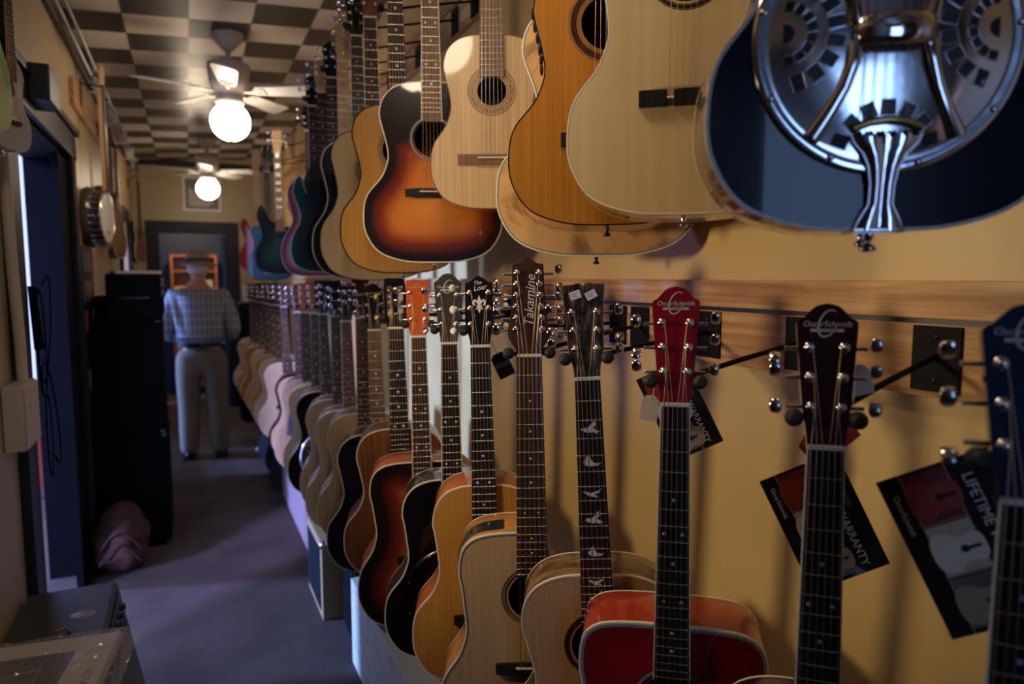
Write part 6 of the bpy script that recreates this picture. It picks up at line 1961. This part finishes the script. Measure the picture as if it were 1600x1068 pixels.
dv = t_.nodes.new('ShaderNodeMath'); dv.operation = 'MULTIPLY'; dv.inputs[1].default_value = .5; t_.links.new(ad.outputs[0], dv.inputs[0])
mx = t_.nodes.new('ShaderNodeMix'); mx.data_type = 'RGBA'; mx.inputs['A'].default_value = (.17, .19, .25, 1); mx.inputs['B'].default_value = (.42, .40, .38, 1)
t_.links.new(dv.outputs[0], mx.inputs['Factor']); t_.links.new(mx.outputs['Result'], b_.inputs['Base Color']); b_.inputs['Roughness'].default_value = .85
shirt = m
ns = {'w': ((0, .0, .965), (.195, .150)), 'w2': ((0, .0, 1.06), (.205, .160)), 'c': ((0, -.01, 1.22), (.215, .155)), 'c2': ((0, -.015, 1.33), (.20, .135)), 's': ((0, -.01, 1.42), (.115, .095)), 'n': ((0, .012, 1.475), (.078, .075)), 'n2': ((0, .016, 1.505), (.070, .070))}
es = [('w', 'w2'), ('w2', 'c'), ('c', 'c2'), ('c2', 's'), ('s', 'n'), ('n', 'n2')]
for sg, L_ in ((-1, 'l'), (1, 'r')):
    ns.update({L_ + 's': ((sg * .190, -.012, 1.395), .082), L_ + 'm': ((sg * .232, -.018, 1.26), .076), L_ + 'e': ((sg * .262, -.02, 1.11), .068), L_ + 'f': ((sg * .232, .10, 1.048), .058), L_ + 'w': ((sg * .180, .205, 1.045), .042)})
    es += [('c2', L_ + 's'), (L_ + 's', L_ + 'm'), (L_ + 'm', L_ + 'e'), (L_ + 'e', L_ + 'f'), (L_ + 'f', L_ + 'w')]
link('shirt', skin_mesh('shirt', ns, es, 'c', [shirt], 2), MAN)
trou = mat('grey_brown_trousers', (.15, .125, .095), .85, noise=.2, nscale=12)
ntb = {'b': ((0, 0, .985), (.180, .138)), 'p': ((0, 0, .90), (.190, .145))}
et = [('b', 'p')]
for sg, L_ in ((-1, 'l'), (1, 'r')):
    ntb.update({L_ + 'h': ((sg * .100, 0, .80), (.118, .125)), L_ + 'm': ((sg * .108, .005, .62), .105), L_ + 'k': ((sg * .112, .010, .47), .092), L_ + 'c': ((sg * .116, -.005, .28), .088), L_ + 'a': ((sg * .118, -.01, .10), .082), L_ + 'z': ((sg * .118, -.005, .055), .080)})
    et += [('p', L_ + 'h'), (L_ + 'h', L_ + 'm'), (L_ + 'm', L_ + 'k'), (L_ + 'k', L_ + 'c'), (L_ + 'c', L_ + 'a'), (L_ + 'a', L_ + 'z')]
link('trousers', skin_mesh('trousers', ntb, et, 'p', [trou], 2), MAN)
mb = MB(); mb.lathe([(1, -.018), (1.01, 0), (1, .018)], black_w, 40, Matrix.Translation((0, 0, .985)) @ Matrix.Diagonal((.188, .145, 1, 1))); mb.build('belt', MAN)
shoe = mat('black_shoe_leather', (.02, .018, .016), .4)
for sg in (-1, 1):
    mb = MB()
    mb.tube([(sg * .118, -.075, .045), (sg * .118, -.04, .055), (sg * .121, .03, .052), (sg * .128, .10, .042), (sg * .135, .165, .032), (sg * .137, .19, .028)], [.022, .042, .046, .048, .042, .018], shoe, 14, flat=.85)
    mb.box((sg * .126 - .045, -.085, 0.0), (sg * .126 + .045, .19, .016), blackp, ch=.006)
    mb.build('shoe', MAN)
# hat and hair
straw = mat('straw_hat_weave', (.36, .28, .19), .8, noise=.2, nscale=60, bump=.5, bscale=250)
TH_ = Matrix.Translation((0, .025, 1.672)) @ Matrix.Rotation(math.radians(-4), 4, 'X') @ Matrix.Diagonal((1.0, 1.14, 1, 1))
mb = MB(); mb.lathe([(.152, -.020), (.145, -.014), (.105, .0), (.092, .006), (.090, .05), (.084, .085), (.068, .105), (.035, .100), (0, .092)], straw, 40, TH_)
mb.lathe([(.150, -.022), (.105, -.003), (.088, .0)], straw, 40, TH_); hat = mb.build('hat', MAN)
mb = MB(); mb.lathe([(.0935, .008), (.0925, .032)], mat('dark_hat_band', (.06, .05, .045), .7), 40, TH_); mb.build('hat_band', hat)
bm = bmesh.new(); bmesh.ops.create_icosphere(bm, subdivisions=3, radius=1)
for v in list(bm.verts):
    if v.co.z > .55 or (v.co.y > .25 and v.co.z < .9): pass
bmesh.ops.delete(bm, geom=[v for v in bm.verts if v.co.y > .35 or v.co.z < -.75], context='VERTS')
for v in bm.verts:
    v.co = Vector((v.co.x * .0885, .022 + v.co.y * .106, 1.632 + v.co.z * .075)) + Vector((math.sin(v.co.z * 40), 0, math.sin(v.co.x * 50))) * .0015
me = bpy.data.meshes.new('hair'); bm.to_mesh(me); bm.free(); me.materials.append(mat('white_hair', (.55, .53, .50), .8, noise=.2, nscale=80))
for p in me.polygons: p.use_smooth = True
link('hair', me, MAN)
# face details (turned away): eyes, brows and mouth
eyew = mat('eye_white', (.8, .8, .78), .2)
for sg in (-1, 1):
    mb = MB(); mb.sphere((sg * .030, .108, 1.640), .012, eyew, 10); mb.sphere((sg * .030, .118, 1.640), .0045, blackp, 8); mb.build('eye', MAN)
mb = MB(); mb.tube([(-.025, .112, 1.575), (0, .120, 1.573), (.025, .112, 1.575)], .004, mat('lip', (.42, .18, .14), .5), 8); mb.build('mouth', MAN)
